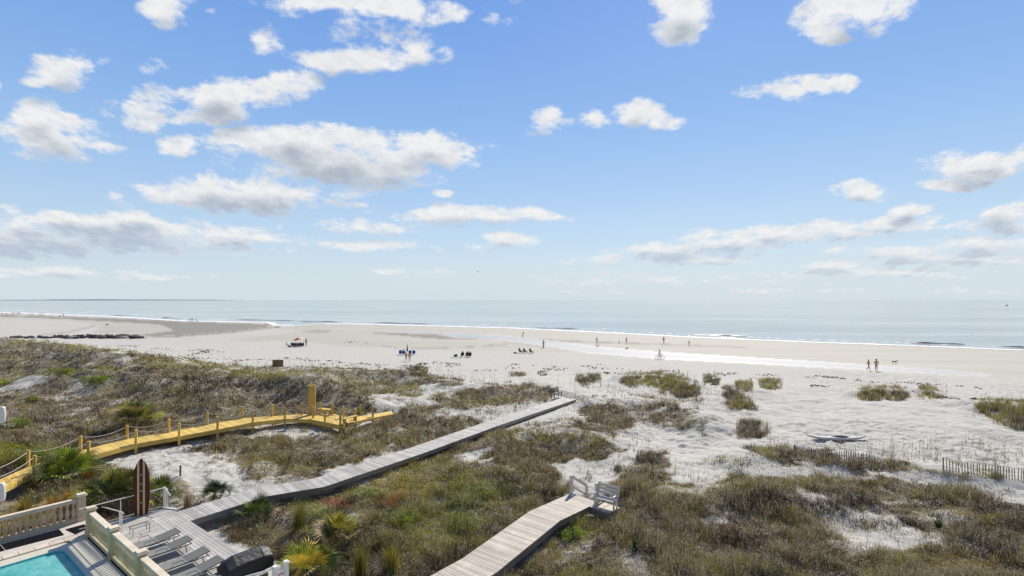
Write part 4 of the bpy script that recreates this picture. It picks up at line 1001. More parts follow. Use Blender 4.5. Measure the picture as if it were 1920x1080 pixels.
# kayak
kp = G(1569, 824); r = empty('kayak', kp + Vector((0, 0, .12)), R(-4)); tag(r, 'pale grey kayak with pointed ends lying on the white sand above the picket fence', 'kayak')
n = 26; vs = []; sec = 10; Lk = 4.3
for i in range(n + 1):
    x = -Lk / 2 + Lk * i / n; t = 2 * i / n - 1; w = .36 * (1 - abs(t) ** 2.3) + .012; rk = .14 * abs(t) ** 3; dp = .17 * (1 - abs(t) ** 3) + .02
    for k in range(sec):
        a = math.pi * 2 * k / sec; cy, sz = math.cos(a), math.sin(a)
        vs.append((x, w * cy, rk + (dp * sz if sz < 0 else .12 * (1 - .5 * abs(t)) * sz)))
fs = [(i * sec + k, i * sec + (k + 1) % sec, (i + 1) * sec + (k + 1) % sec, (i + 1) * sec + k) for i in range(n) for k in range(sec)] + [tuple(range(sec))[::-1], tuple(n * sec + k for k in range(sec))]
MB().add(vs, fs, .5).build('hull', simple('faded grey gelcoat', (.50, .50, .50), .4, .1, 2), r, True)
m = MB(); cr = [(.6 * math.cos(t) + .25, .2 * math.sin(t), .125 - .02 * abs(math.cos(t))) for t in [2 * math.pi * k / 20 for k in range(21)]]; m.tube(cr, .025, 6); m.build('cockpit_rim', M['alu'], r, True)
m = MB(); m.prism([(.25 + .56 * math.cos(t), .17 * math.sin(t)) for t in [2 * math.pi * k / 20 for k in range(20)]], .10, .126); m.build('cockpit', blackm, r)
MB().tube([(-Lk / 2 + .02, 0, .16), (-Lk / 2 - .1, 0, .24)], .03, 6).build('bow_handle', M['alu'], r)

# small marker post
p = G(338, 892); r = MB().tube([(0, 0, -.2), (0, .02, .62)], .055, 8).build('marker_post', M['brownwood'], None); r.location = p; tag(r, 'single short wooden stake in the bare sand patch behind the surfboard', 'stake')
# low wooden screen at the edge of the dunes
p = G(520.5, 688); r = empty('wooden_screen', p, R(-4)); tag(r, 'low brown board screen with a projecting top rail at the seaward dune edge', 'screen')
m = MB()
for k in range(11): m.box((-.8 + .16 * k, 0, .55), (.145, .03, 1.1))
m.build('boards', M['brownwood'], r)
MB().box((0, 0, 1.13), (2.0, .35, .06)).build('top_rail', M['brownwood'], r)
for s in (-1, 1): MB().box((s * .85, .08, .45), (.1, .1, 1.3)).build('post', M['brownwood'], r)

# rocks of the old groyne
rockm = simple('dark wet rock', (.05, .048, .045), .95, .5, 2, .5); rockm2 = simple('pale dry rock', (.34, .33, .31), .85, .35, 2, .5)
protos = []
for k in range(5):
    bm = bmesh.new(); bmesh.ops.create_icosphere(bm, subdivisions=2, radius=1)
    for v in bm.verts: q = v.co.copy(); v.co *= 1 + .35 * (random.random() - .5); v.co.x *= 1.2 + .1 * k; v.co.z *= .75
    me = bpy.data.meshes.new('boulder'); bm.to_mesh(me); bm.free(); me.materials.append(rockm if k < 4 else rockm2); protos.append(me)
k = 0
for u in np.linspace(22, 262, 78):
    s = .42 + .36 * sst(np.array(u), 60, 170) + random.uniform(-.18, .2)
    p = G(u + random.uniform(-2, 2), 633.5 + random.uniform(-1.6, 1.4)); o = bpy.data.objects.new('boulder', protos[random.choice((0, 1, 2, 3, 0, 1, 2, 4))]); COL.objects.link(o)
    o.location = p + Vector((0, 0, s * .25)); o.rotation_euler = (random.uniform(-.4, .4), random.uniform(-.4, .4), random.uniform(0, 6)); o.scale = (s, s, s)
    tag(o, ('pale' if o.data.name.endswith('004') else 'dark') + ' boulder in the low rock line on the beach beyond the left dunes', 'boulder', 'boulders of the rock line')

# ------------------------------------------------------------------ people
def flat(name, col, rough=.8):
    m, t, b, _ = new_mat(name); b.inputs['Base Color'].default_value = (*col, 1); b.inputs['Roughness'].default_value = rough
    n = noise(t, 25, 3, .6, t.nodes.new('ShaderNodeTexCoord').outputs['Object']); bump(t, b, n, .15, .01); return m
SK = flat('skin', (.42, .26, .18), .6); HAIR = flat('dark hair', (.03, .022, .016)); HAIRB = flat('light hair', (.30, .22, .12))
CL = dict(navy=flat('navy cloth', (.02, .03, .07)), black=flat('black cloth', (.015, .015, .016)), olive=flat('olive cloth', (.12, .13, .06)), red=flat('red cloth', (.5, .05, .04)),
          grey=flat('grey cloth', (.16, .17, .18)), white=flat('white cloth', (.7, .7, .68)), blue=flat('blue cloth', (.06, .12, .3)), tan=flat('tan cloth', (.35, .28, .18)), teal=flat('teal cloth', (.15, .42, .42)), yellow=flat('yellow cloth', (.6, .5, .1)))
def pose(kind):
    J = {}
    if kind in ('stand', 'walk', 'bend', 'kid'):
        J = dict(pel=(0, 0, .96), sp=(0, 0, 1.14), ch=(0, 0, 1.34), nk=(0, .0, 1.50), hd=(0, -.01, 1.62), tp=(0, -.005, 1.70))
        J.update(hl=(.09, 0, .92), hr=(-.09, 0, .92), kl=(.10, -.01, .50), kr=(-.10, -.01, .50), al=(.10, .02, .09), ar=(-.10, .02, .09), tl=(.11, -.15, .03), tr=(-.11, -.15, .03))
        J.update(sl=(.19, 0, 1.42), sr=(-.19, 0, 1.42), el=(.24, .02, 1.13), er=(-.24, .02, 1.13), wl=(.25, -.06, .88), wr=(-.25, -.06, .88), fl=(.25, -.09, .79), fr=(-.25, -.09, .79))
    if kind == 'walk': J.update(kl=(.10, -.17, .52), al=(.10, -.24, .10), tl=(.10, -.40, .07), kr=(-.10, .06, .50), ar=(-.10, .32, .16), tr=(-.10, .22, .03), el=(.24, .12, 1.15), wl=(.24, .14, .92), fl=(.24, .12, .83), er=(-.24, -.08, 1.14), wr=(-.23, -.24, .96), fr=(-.23, -.30, .90))
    if kind == 'bend': J.update(sp=(0, -.06, 1.13), ch=(0, -.2, 1.30), nk=(0, -.3, 1.42), hd=(0, -.38, 1.50), tp=(0, -.44, 1.56), sl=(.19, -.22, 1.34), sr=(-.19, -.22, 1.34), el=(.26, -.3, 1.08), er=(-.26, -.34, 1.08), wl=(.2, -.45, .9), wr=(-.2, -.5, .92), fl=(.2, -.5, .84), fr=(-.2, -.56, .87))
    if kind == 'hip': J = pose('stand'); J.update(el=(.36, .08, 1.16), wl=(.19, -.04, 1.02), fl=(.14, -.10, 1.0), er=(-.30, .04, 1.14))
    if kind in ('sit', 'ride'):
        z = .34 if kind == 'sit' else .98; ln = .10 if kind == 'sit' else -.16
        J = dict(pel=(0, .1, z), sp=(0, .1 + ln * .4, z + .2), ch=(0, .1 + ln, z + .42), nk=(0, .1 + ln * 1.15, z + .57), hd=(0, .08 + ln * 1.2, z + .69), tp=(0, .08 + ln * 1.2, z + .77))
        J.update(hl=(.1, .06, z - .02), hr=(-.1, .06, z - .02), sl=(.19, .1 + ln, z + .49), sr=(-.19, .1 + ln, z + .49))
        if kind == 'sit': J.update(kl=(.14, -.34, z + .12), kr=(-.14, -.34, z + .12), al=(.14, -.55, .09), ar=(-.14, -.55, .09), tl=(.15, -.70, .07), tr=(-.15, -.70, .07), el=(.26, .02, z + .24), er=(-.26, .02, z + .24), wl=(.2, -.2, z + .2), wr=(-.2, -.2, z + .2), fl=(.17, -.28, z + .18), fr=(-.17, -.28, z + .18))
        else: J.update(kl=(.1, -.30, .84), kr=(-.1, -.20, .62), al=(.1, -.12, .48), ar=(-.1, -.10, .20), tl=(.1, -.25, .42), tr=(-.1, -.24, .16), el=(.24, -.18, z + .22), er=(-.24, -.18, z + .22), wl=(.22, -.40, z + .12), wr=(-.22, -.40, z + .12), fl=(.22, -.48, z + .12), fr=(-.22, -.48, z + .12))
    return J
RADJ = dict(pel=.135, sp=.12, ch=.145, nk=.055, hd=.098, tp=.075, hl=.095, hr=.095, kl=.062, kr=.062, al=.042, ar=.042, tl=.035, tr=.035, sl=.062, sr=.062, el=.045, er=.045, wl=.032, wr=.032, fl=.030, fr=.030)
EDG = [('pel', 'sp'), ('sp', 'ch'), ('ch', 'nk'), ('nk', 'hd'), ('hd', 'tp'), ('pel', 'hl'), ('pel', 'hr'), ('hl', 'kl'), ('hr', 'kr'), ('kl', 'al'), ('kr', 'ar'), ('al', 'tl'), ('ar', 'tr'), ('ch', 'sl'), ('ch', 'sr'), ('sl', 'el'), ('sr', 'er'), ('el', 'wl'), ('er', 'wr'), ('wl', 'fl'), ('wr', 'fr')]
PART = {('nk', 'hd'): 0, ('hd', 'tp'): 0, ('el', 'wl'): 0, ('er', 'wr'): 0, ('wl', 'fl'): 0, ('wr', 'fr'): 0, ('kl', 'al'): 3, ('kr', 'ar'): 3, ('al', 'tl'): 4, ('ar', 'tr'): 4, ('hl', 'kl'): 2, ('hr', 'kr'): 2, ('pel', 'hl'): 2, ('pel', 'hr'): 2}
PM = {}
def person_mesh(kind):
    if kind in PM: return PM[kind]
    J = pose(kind); names = list(J); me = bpy.data.meshes.new('body')
    me.from_pydata([J[n] for n in names], [(names.index(a), names.index(b)) for a, b in EDG], []); ob = bpy.data.objects.new('tmp', me); COL.objects.link(ob)
    bm = bmesh.new(); bm.from_mesh(me); sk = bm.verts.layers.skin.verify(); bm.verts.ensure_lookup_table()
    for v, n in zip(bm.verts, names): v[sk].radius = (RADJ[n], RADJ[n] * (.8 if n in ('pel', 'sp', 'ch') else 1)); v[sk].use_root = (n == 'pel')
    bm.to_mesh(me); bm.free()
    ob.modifiers.new('s', 'SKIN'); sb = ob.modifiers.new('u', 'SUBSURF'); sb.levels = 1; sb.render_levels = 1
    dg = bpy.context.evaluated_depsgraph_get(); dg.update(); m2 = bpy.data.meshes.new_from_object(ob.evaluated_get(dg)); bpy.data.objects.remove(ob)
    idx = []
    for p in m2.polygons:
        c = p.center; best = 9; bi = 1
        for e in EDG:
            a = Vector(J[e[0]]); b = Vector(J[e[1]]); t = max(0, min(1, (c - a).dot(b - a) / (b - a).length_squared)); d = (c - a.lerp(b, t)).length - (RADJ[e[0]] * (1 - t) + RADJ[e[1]] * t) * .9
            if d < best: best = d; bi = PART.get(e, 1)
        idx.append(bi)
    m2.polygons.foreach_set('material_index', idx); m2.polygons.foreach_set('use_smooth', [True] * len(idx))
    PM[kind] = (m2, J); return PM[kind]
def person(kind, loc, rz, label, top='navy', bot='black', skin_legs=True, hair=HAIR, group=None, sc=1.0):
    m2, J = person_mesh(kind); me = m2.copy(); me.name = 'person'; me.materials.clear()
    for m_ in (SK, CL[top], CL[bot], SK if skin_legs else CL[bot], CL['black']): me.materials.append(m_)
    o = bpy.data.objects.new('person', me); COL.objects.link(o); o.location = loc; o.rotation_euler = (0, 0, rz); o.scale = (sc, sc, sc); tag(o, label, 'person', group)
    h = Vector(J['hd']); bm = bmesh.new(); bmesh.ops.create_icosphere(bm, subdivisions=2, radius=.112)
    for v in list(bm.verts):
        if v.co.y < -.05 and v.co.z < .05 or v.co.z < -.07: bm.verts.remove(v)
    mh = bpy.data.meshes.new('hair'); bm.to_mesh(mh); bm.free(); mh.materials.append(hair); ho = bpy.data.objects.new('hair', mh); COL.objects.link(ho); ho.location = h + Vector((0, .012, .035)); ho.parent = o
    return o
def at(u, v): return G(u, v)
person('walk', at(1643, 696), R(-150), 'person in olive top and black shorts, hand on hip, right of the two walkers on the beach', 'olive', 'black', group='two beach walkers', sc=1.14) if False else None
person('hip', at(1643, 696), R(170), 'taller walker in an olive top, right hand one of the pair on open beach', 'olive', 'black', group='pair of beach walkers', sc=1.1)
person('walk', at(1628.5, 695), R(80), 'shorter walker in a grey top, left hand one of the pair on the open beach', 'grey', 'black', group='pair of beach walkers', sc=1.0)
person('bend', at(980, 632), R(120), 'dark clad person leaning forward on the wet flat above the bright tide pool', 'navy', 'grey', False, sc=1.0)
person('walk', at(1119, 645), R(100), 'person in dark clothes on the tan wet sand, leftmost of those near the surf', 'black', 'black', group='people near the surf')
person('stand', at(1161, 645), R(100), 'small child standing on the tan wet sand beside an adult', 'navy', 'grey', group='people near the surf', sc=.62)
person('walk', at(1174.5, 645.5), R(100), 'adult in dark clothes standing right of the small child on the wet sand', 'grey', 'black', group='people near the surf')
person('stand', at(1244.5, 643.5), R(10), 'tall thin person in black standing alone on the wet sand nearest the breaking wave', 'black', 'black', False, group='people near the surf')
person('walk', at(1292, 649.5), R(100), 'smaller person with grey shirt walking on the wet sand, rightmost of those near the surf', 'grey', 'tan', group='people near the surf', sc=.85)
far = [(335,602,.9,'lone person standing left of the group at the distant waterline','black'),(354,603,.9,'child sized person at the left end of the distant waterline group','navy'),(358.5,603,1.1,'tall dark person second in the distant waterline group','black'),(361.5,603,1.05,'dark person third in the distant waterline group','black'),(367.5,604,1.2,'tallest dark person in the distant waterline group','black'),(371,605,.7,'small pale person at the right end of the distant waterline group','white')]
for u, v, s, l, c in far: person('stand', at(u, v), random.uniform(0, 6), l, c, 'black' if c != 'white' else 'tan', False, group='people at the distant waterline', sc=s)
fl_ = [(4,589,'walk','leftmost speck of a person on the far left waterline'),(12,590,'sit','person crouching on the far left waterline beside the picture edge'),(24,589.5,'walk','first of a close pair of people on the far left waterline'),(27.5,589.5,'stand','second of a close pair of people on the far left waterline'),(33,590.8,'walk','person in dark clothes just right of the close pair on the far left waterline'),(37,590.8,'stand','person at the right end of the first far left waterline cluster'),(56,591,'sit','person sitting low on the far left waterline between the clusters'),(61,591.2,'sit','second low sitting person on the far left waterline'),(73,592,'stand','left one of two standing people in the middle of the far left waterline'),(77,592,'walk','right one of two standing people in the middle of the far left waterline'),(82,592,'stand','pale clad person on the far left waterline'),(112,594.3,'sit','person sitting low beside a standing one on the far left waterline'),(118.5,594,'stand','dark standing person at the right end of the far left waterline crowd')]
for u, v, k, l in fl_: person(k, at(u, v), random.uniform(0, 6), l, random.choice(['black', 'navy', 'grey']) if 'pale' not in l else 'white', 'black', False, group='people on the far left waterline', sc=1.25 if k != 'sit' else 1.3)

# bicycles
def bicycle(loc, rz, label):
    r = empty('bicycle', loc, rz); tag(r, label, 'bicycle', 'bicycles on the beach'); blk = CL['black']
    for x in (-.52, .54):
        w = MB(); pts = [(0, x + .33 * math.cos(t), .34 + .33 * math.sin(t)) for t in [2 * math.pi * k / 20 for k in range(21)]]; w.tube(pts, .028, 6); q = w.build('wheel', blk, r, True)
        m = MB()
        for k in range(6): t = math.pi * k / 6; m.tube([(0, x - .31 * math.cos(t), .34 - .31 * math.sin(t)), (0, x + .31 * math.cos(t), .34 + .31 * math.sin(t))], .003, 4)
        m.build('spokes', M['alu'], q)
    m = MB(); bb, st, hd, rw, fw = (0, .02, .3), (0, .2, .85), (0, -.36, .82), (0, .54, .34), (0, -.52, .34)
    for a, b in ((bb, st), (bb, hd), (st, hd), (bb, rw), (st, rw), (hd, fw)): m.tube([a, b], .018, 6)
    m.build('frame', flat('bike paint', (.12, .02, .02), .4), r)
    MB().box((0, .2, .9), (.13, .25, .06)).build('saddle', blk, r)
    MB().tube([(-.26, -.3, 1.05), (-.08, -.36, 1.02), (0, -.36, .84), (.08, -.36, 1.02), (.26, -.3, 1.05)], .014, 6).build('handlebar', M['alu'], r)
g = at(1237, 673.5); bicycle(g, R(80), 'dark bicycle ridden along the wet sand seen side on'); person('ride', g + Vector((-.1, 0, -.02)), R(80), 'cyclist in black riding side on along the bright wet strip', 'black', 'black', False, hair=HAIR)
g = at(1019, 652.5); bicycle(g, R(168), 'bicycle seen end on near the bright tide pool'); person('ride', g, R(168), 'cyclist in grey shirt riding away near the bright tide pool', 'grey', 'navy', False)

# beach chairs, umbrellas, groups
def beach_chair(loc, rz, label, fab, group):
    r = empty('beach_chair', loc, rz); tag(r, label, 'beach chair', group)
    m = MB(); m.bar((0, -.28, .30), (0, .22, .22), .56, .03); m.build('seat', fab, r)
    m = MB(); m.bar((0, .22, .24), (0, .50, .92), .56, .03, up=(0, 1, 0)); m.build('backrest', fab, r)
    m = MB()
    for s in (-1, 1):
        m.tube([(s * .29, -.30, .01), (s * .29, .36, .60)], .015, 5); m.tube([(s * .29, .42, .01), (s * .29, -.22, .50)], .015, 5); m.tube([(s * .30, -.25, .50), (s * .30, .34, .54)], .02, 5)
    m.build('frame', M['white'], r)
bl = flat('royal blue canvas', (.02, .03, .30))
for i, (u, v, l) in enumerate(((751, 665, 'blue beach chair at the left end of the row of four'), (757, 665.3, 'blue beach chair second from the left, left of the closed umbrella'), (769, 665.3, 'dark blue beach chair just right of the closed umbrella'), (776, 665, 'dark blue beach chair at the right end of the row of four'))):
    beach_chair(at(u, v), R(188), l, bl, 'row of four blue beach chairs')
p = at(763.5, 664); r = empty('beach_umbrella', p); tag(r, 'closed navy umbrella standing between the blue beach chairs', 'umbrella')
MB().tube([(0, 0, -.2), (0, 0, 1.0)], .025, 6).build('pole', M['white'], r)
MB().lathe((0, 0, .55), [(.12, 0), (.17, .12), (.15, .5), (.08, 1.1), (.03, 1.55), (.01, 1.65)], 10).build('canopy', CL['navy'], r)
person('walk', at(761.5, 677), R(200), 'person in dark clothes walking in front of the closed umbrella, the left of two', 'black', 'grey', group='two people in front of the blue chairs', sc=.95)
person('stand', at(768, 678), R(20), 'person standing in front of the blue chairs, the right of two', 'grey', 'black', group='two people in front of the blue chairs')
# red umbrella group
p = at(557, 649); r = empty('beach_umbrella', p + Vector((0, 0, 0)), 0); tag(r, 'open beach umbrella with red, orange and yellow panels sheltering a seated group', 'umbrella')
MB().tube([(0, 0, -.2), (.25, 0, 2.1)], .03, 6).build('pole', M['white'], r)
segs = 8; cols = [CL['red'], flat('orange cloth', (.7, .22, .04)), CL['yellow'], CL['white']]
Mx = Matrix.Translation((.25, 0, 2.05)) @ Matrix.Rotation(R(-14), 4, 'Y')
for k in range(segs):
    vs = []; 
    for j in range(5):
        rr = 1.25 * j / 4; z = -.55 * (j / 4) ** 1.8
        for tt in (0, .5, 1): t = 2 * math.pi * (k + tt) / segs; vs.append(Mx @ Vector((rr * math.cos(t), rr * math.sin(t), z + (.0 if tt != .5 else .03))))
    m = MB(); m.add(vs, [(j * 3 + q, j * 3 + q + 1, j * 3 + q + 4, j * 3 + q + 3) for j in range(4) for q in range(2)], .5); m.build('canopy_panel', [cols[2], cols[1], cols[0], cols[0], cols[0], cols[0], cols[1], cols[3]][k], r)
for qi, (u, v, k, c, l) in enumerate(((548, 650, 'sit', 'navy', 'seated person in navy at the left under the red umbrella'), (553, 650.3, 'sit', 'black', 'seated person in black under the red umbrella'), (558.5, 650.5, 'sit', 'white', 'seated person in white in the middle under the red umbrella'), (563, 650, 'sit', 'navy', 'seated person in navy just right of the white clad sitter under the red umbrella'), (568, 650.3, 'sit', 'grey', 'seated person at the right end under the red umbrella'))):
    person(k, at(u, v), R(190 + random.uniform(-40, 40)), l, c, 'black', False, group='group under the red umbrella')
    beach_chair(at(u, v) + Vector((0, .06, 0)), R(190), 'low dark beach chair, ' + ('leftmost', 'second from left', 'middle one', 'second from right', 'rightmost')[qi] + ' under the red umbrella', CL['navy'], 'low chairs under the red umbrella')
person('stand', at(574, 649.5), R(60), 'person in olive top standing right of the red umbrella', 'olive', 'black', False, sc=1.1)
def cooler(loc, label, c, rz=.3):
    r = empty('cooler', loc, rz); tag(r, label, 'cooler'); m = MB(); m.box((0, 0, .2), (.62, .4, .4)); m.build('body', c, r, bevel=.03); MB().box((0, 0, .43), (.66, .44, .07)).build('lid', M['white'], r); MB().tube([(-.3, -.22, .3), (-.3, -.3, .5), (.3, -.3, .5), (.3, -.22, .3)], .015, 5).build('handle', CL['black'], r)
person('sit', at(538.5, 650), R(100), 'single person sitting on the sand left of the red umbrella group', 'black', 'black', False)
cooler(at(543, 651), 'dark cooler on the sand between the lone sitter and the umbrella group', CL['grey'])
# middle group of three
for u, v, c, l in ((866.5, 669, 'olive', 'left seated person of the small group on dark chairs'), (875.5, 669, 'grey', 'middle seated person of the small group on dark chairs'), (880.5, 669.5, 'black', 'right seated person of the small group on dark chairs')):
    person('sit', at(u, v), R(200), l, c, 'black', False, group='small seated group'); beach_chair(at(u, v) + Vector((0, .06, 0)), R(200), 'dark beach chair under the ' + l, CL['black'], 'dark chairs of the small seated group')
cooler(at(854.5, 668.5), 'dark cooler at the left of the small seated group beside a teal towel', CL['navy'])
p = at(854, 671); o = MB().box((0, 0, .03), (1.9, .9, .03)).build('towel', CL['teal'], None); o.location = p; tag(o, 'pale teal towel spread on the sand left of the small seated group', 'towel')
for u, v, l in ((976, 662, 'left one of three seated people by the tide pool'), (984.5, 662.3, 'middle one of three seated people by the tide pool'), (996, 662.6, 'right one of three seated people by the tide pool')):
    person('sit', at(u, v), R(120), l, 'black', 'navy', False, group='three seated by the tide pool'); beach_chair(at(u, v) + Vector((.05, .05, 0)), R(120), 'black beach chair of the ' + l, CL['black'], 'chairs of the three by the tide pool')
p = at(966, 662.5); o = MB().lathe((0, 0, 0), [(.25, 0), (.42, .08), (.38, .2), (.1, .26)], 10).build('beach_bag', CL['black'], None); o.location = p; tag(o, 'low dark bag on the sand left of the three seated by the tide pool', 'bag')
# dogs and birds
def dog(loc, rz, label, s=1.0, c=(.05, .035, .025)):
    J = dict(a=(0, .28, .42), b=(0, 0, .44), c=(0, -.26, .45), n=(0, -.38, .55), h=(0, -.46, .63), m=(0, -.60, .60), t=(0, .38, .50), t2=(0, .52, .62),
             f1=(.08, -.26, .36), f2=(.08, -.26, .18), f3=(.08, -.28, .02), g1=(-.08, -.26, .36), g2=(-.08, -.22, .18), g3=(-.08, -.24, .02), k1=(.08, .26, .36), k2=(.08, .20, .24), k3=(.08, .34, .15), k4=(.08, .30, .02), l1=(-.08, .26, .36), l2=(-.08, .20, .24), l3=(-.08, .34, .15), l4=(-.08, .30, .02))
    Rr = dict(a=.09, b=.10, c=.12, n=.07, h=.075, m=.035, t=.03, t2=.015); E = [('a', 'b'), ('b', 'c'), ('c', 'n'), ('n', 'h'), ('h', 'm'), ('a', 't'), ('t', 't2'), ('c', 'f1'), ('f1', 'f2'), ('f2', 'f3'), ('c', 'g1'), ('g1', 'g2'), ('g2', 'g3'), ('a', 'k1'), ('k1', 'k2'), ('k2', 'k3'), ('k3', 'k4'), ('a', 'l1'), ('l1', 'l2'), ('l2', 'l3'), ('l3', 'l4')]
    nm = list(J); me = bpy.data.meshes.new('dog'); me.from_pydata([J[n] for n in nm], [(nm.index(a), nm.index(b)) for a, b in E], [])
    bm = bmesh.new(); bm.from_mesh(me); sk = bm.verts.layers.skin.verify()
    bm.verts.ensure_lookup_table()
    for v, n in zip(bm.verts, nm): rr = Rr.get(n, .055 if n.endswith('1') else .035); v[sk].radius = (rr, rr); v[sk].use_root = (n == 'b')
    bm.to_mesh(me); bm.free(); o = bpy.data.objects.new('dog', me); COL.objects.link(o); o.modifiers.new('s', 'SKIN'); u_ = o.modifiers.new('u', 'SUBSURF'); u_.levels = u_.render_levels = 1
    me.materials.append(flat('dog fur', c)); o.location = loc; o.rotation_euler = (0, 0, rz); o.scale = (s, s, s); tag(o, label, 'dog', 'small dogs on the beach')
dog(at(1120, 651), R(80), 'small dark dog on the pale sand below the leftmost person near the surf', .8)
dog(at(1175, 655.5), R(110), 'small dark dog on the bright strip below the adult and child', .8)
dog(at(1677, 682), R(60), 'small dark dog standing alone right of the two beach walkers', .9)
dog(at(516, 615.5), R(90), 'dark dog at the mouth of the tidal inlet, left one of two', 1.0); dog(at(521, 615.5), R(80), 'dark dog at the mouth of the tidal inlet, right one of two', 1.1)
# gull in the sky and a buoy far out
def gull(p, label, s=1.0):
    r = empty('seagull', p, R(60)); tag(r, label, 'bird'); m = MB(); m.lathe((0, 0, 0), [(.01, -.25), (.06, -.15), (.08, 0), (.05, .15), (.035, .22), (.01, .28)], 8); b = m.build('body', flat('gull grey', (.25, .25, .26)), r, True); b.rotation_euler = (R(80), 0, 0)
    for s_ in (-1, 1): m = MB(); m.add([(0, -.08, .02), (0, .1, .02), (s_ * .4, .12, .16), (s_ * .4, -.06, .16), (s_ * .75, .16, .08), (s_ * 0, -.08, .05), (0, .1, .05), (s_ * .4, .12, .18), (s_ * .4, -.06, .18)], [(0, 1, 2, 3), (3, 2, 4), (5, 6, 7, 8), (8, 7, 4)], .5); m.build('wing', flat('wing', (.12, .12, .12)), r)
gull(Pd(896, 510, 150), 'single gull gliding in the pale sky above the horizon')
p = Pd(1888, 573.4, 1000); p.z = 0; r = empty('boat', p, R(30)); tag(r, 'tiny dark boat far out on the sea near the right picture edge', 'boat')
m = MB(); hull = [(-3, 0), (-2.6, -1), (1.5, -1), (3.6, 0), (1.5, 1), (-2.6, 1)]; m.add([(x, y_ * .8, -.1) for x, y_ in hull] + [(x * 1.08, y_, .95) for x, y_ in hull], [tuple(range(6, 12))] + [(i, (i + 1) % 6, 6 + (i + 1) % 6, 6 + i) for i in range(6)], .5); m.build('hull', CL['navy'], r)
MB().box((-.3, 0, 1.6), (1.8, 1.2, 1.4)).build('cabin', CL['grey'], r)
p = at(201, 609.5); o = MB().lathe((0, 0, 0), [(.5, 0), (.6, .2), (.35, .45), (.1, .5)], 9).build('driftwood_stump', M['brownwood'], None); o.location = p; tag(o, 'single small dark stump on the pale beach beyond the rock line', 'stump')

# ------------------------------------------------------------------ vegetation
def tri_mesh(name, V, C, mat, parent=None, nper=3):
    V = V.reshape(-1, 3).astype(np.float32); n = len(V) // nper; me = bpy.data.meshes.new(name)
    me.vertices.add(len(V)); me.vertices.foreach_set('co', V.ravel()); me.loops.add(len(V)); me.loops.foreach_set('vertex_index', np.arange(len(V), dtype=np.int32))
    me.polygons.add(n); me.polygons.foreach_set('loop_start', np.arange(n, dtype=np.int32) * nper); me.update(calc_edges=True)
    a = me.attributes.new('col', 'FLOAT_COLOR', 'FACE'); c = np.concatenate([C, np.ones((n, 1))], 1).astype(np.float32); a.data.foreach_set('color', c.ravel())
    me.materials.append(mat); o = bpy.data.objects.new(name, me); COL.objects.link(o); setp(o, parent); return o
def blades(B, h, w, lean, az=None, jit=.0):
    """one triangle per blade; B (N,3) root, h height, w width, lean radians"""
    n = len(B); az = RNG.uniform(0, 2 * np.pi, n) if az is None else az
    d = np.stack([np.cos(az) * np.sin(lean), np.sin(az) * np.sin(lean), np.cos(lean)], 1)
    pa = RNG.uniform(0, np.pi, n); s = np.stack([np.cos(pa), np.sin(pa), np.zeros(n)], 1) * (w / 2)[:, None]
    return np.stack([B - s, B + s, B + d * h[:, None]], 1)
def flakes(B, size):
    n = len(B); t = RNG.normal(size=(n, 3)); t /= np.linalg.norm(t, axis=1)[:, None]; q = RNG.normal(size=(n, 3)); q = np.cross(t, q); q /= np.linalg.norm(q, axis=1)[:, None]
    return np.stack([B - t * size[:, None], B + q * (size * .45)[:, None], B + t * size[:, None]], 1)
PAL = dict(brown=(.20, .128, .058), umber=(.08, .05, .026), tan=(.44, .34, .18), pale=(.68, .60, .44), olive=(.35, .315, .05), green=(.095, .13, .03), vivid=(.30, .37, .03), gold=(.60, .42, .05), rust=(.52, .15, .05), grass=(.36, .30, .085), dark=(.035, .045, .02))
PA = {k: np.array(v) for k, v in PAL.items()}
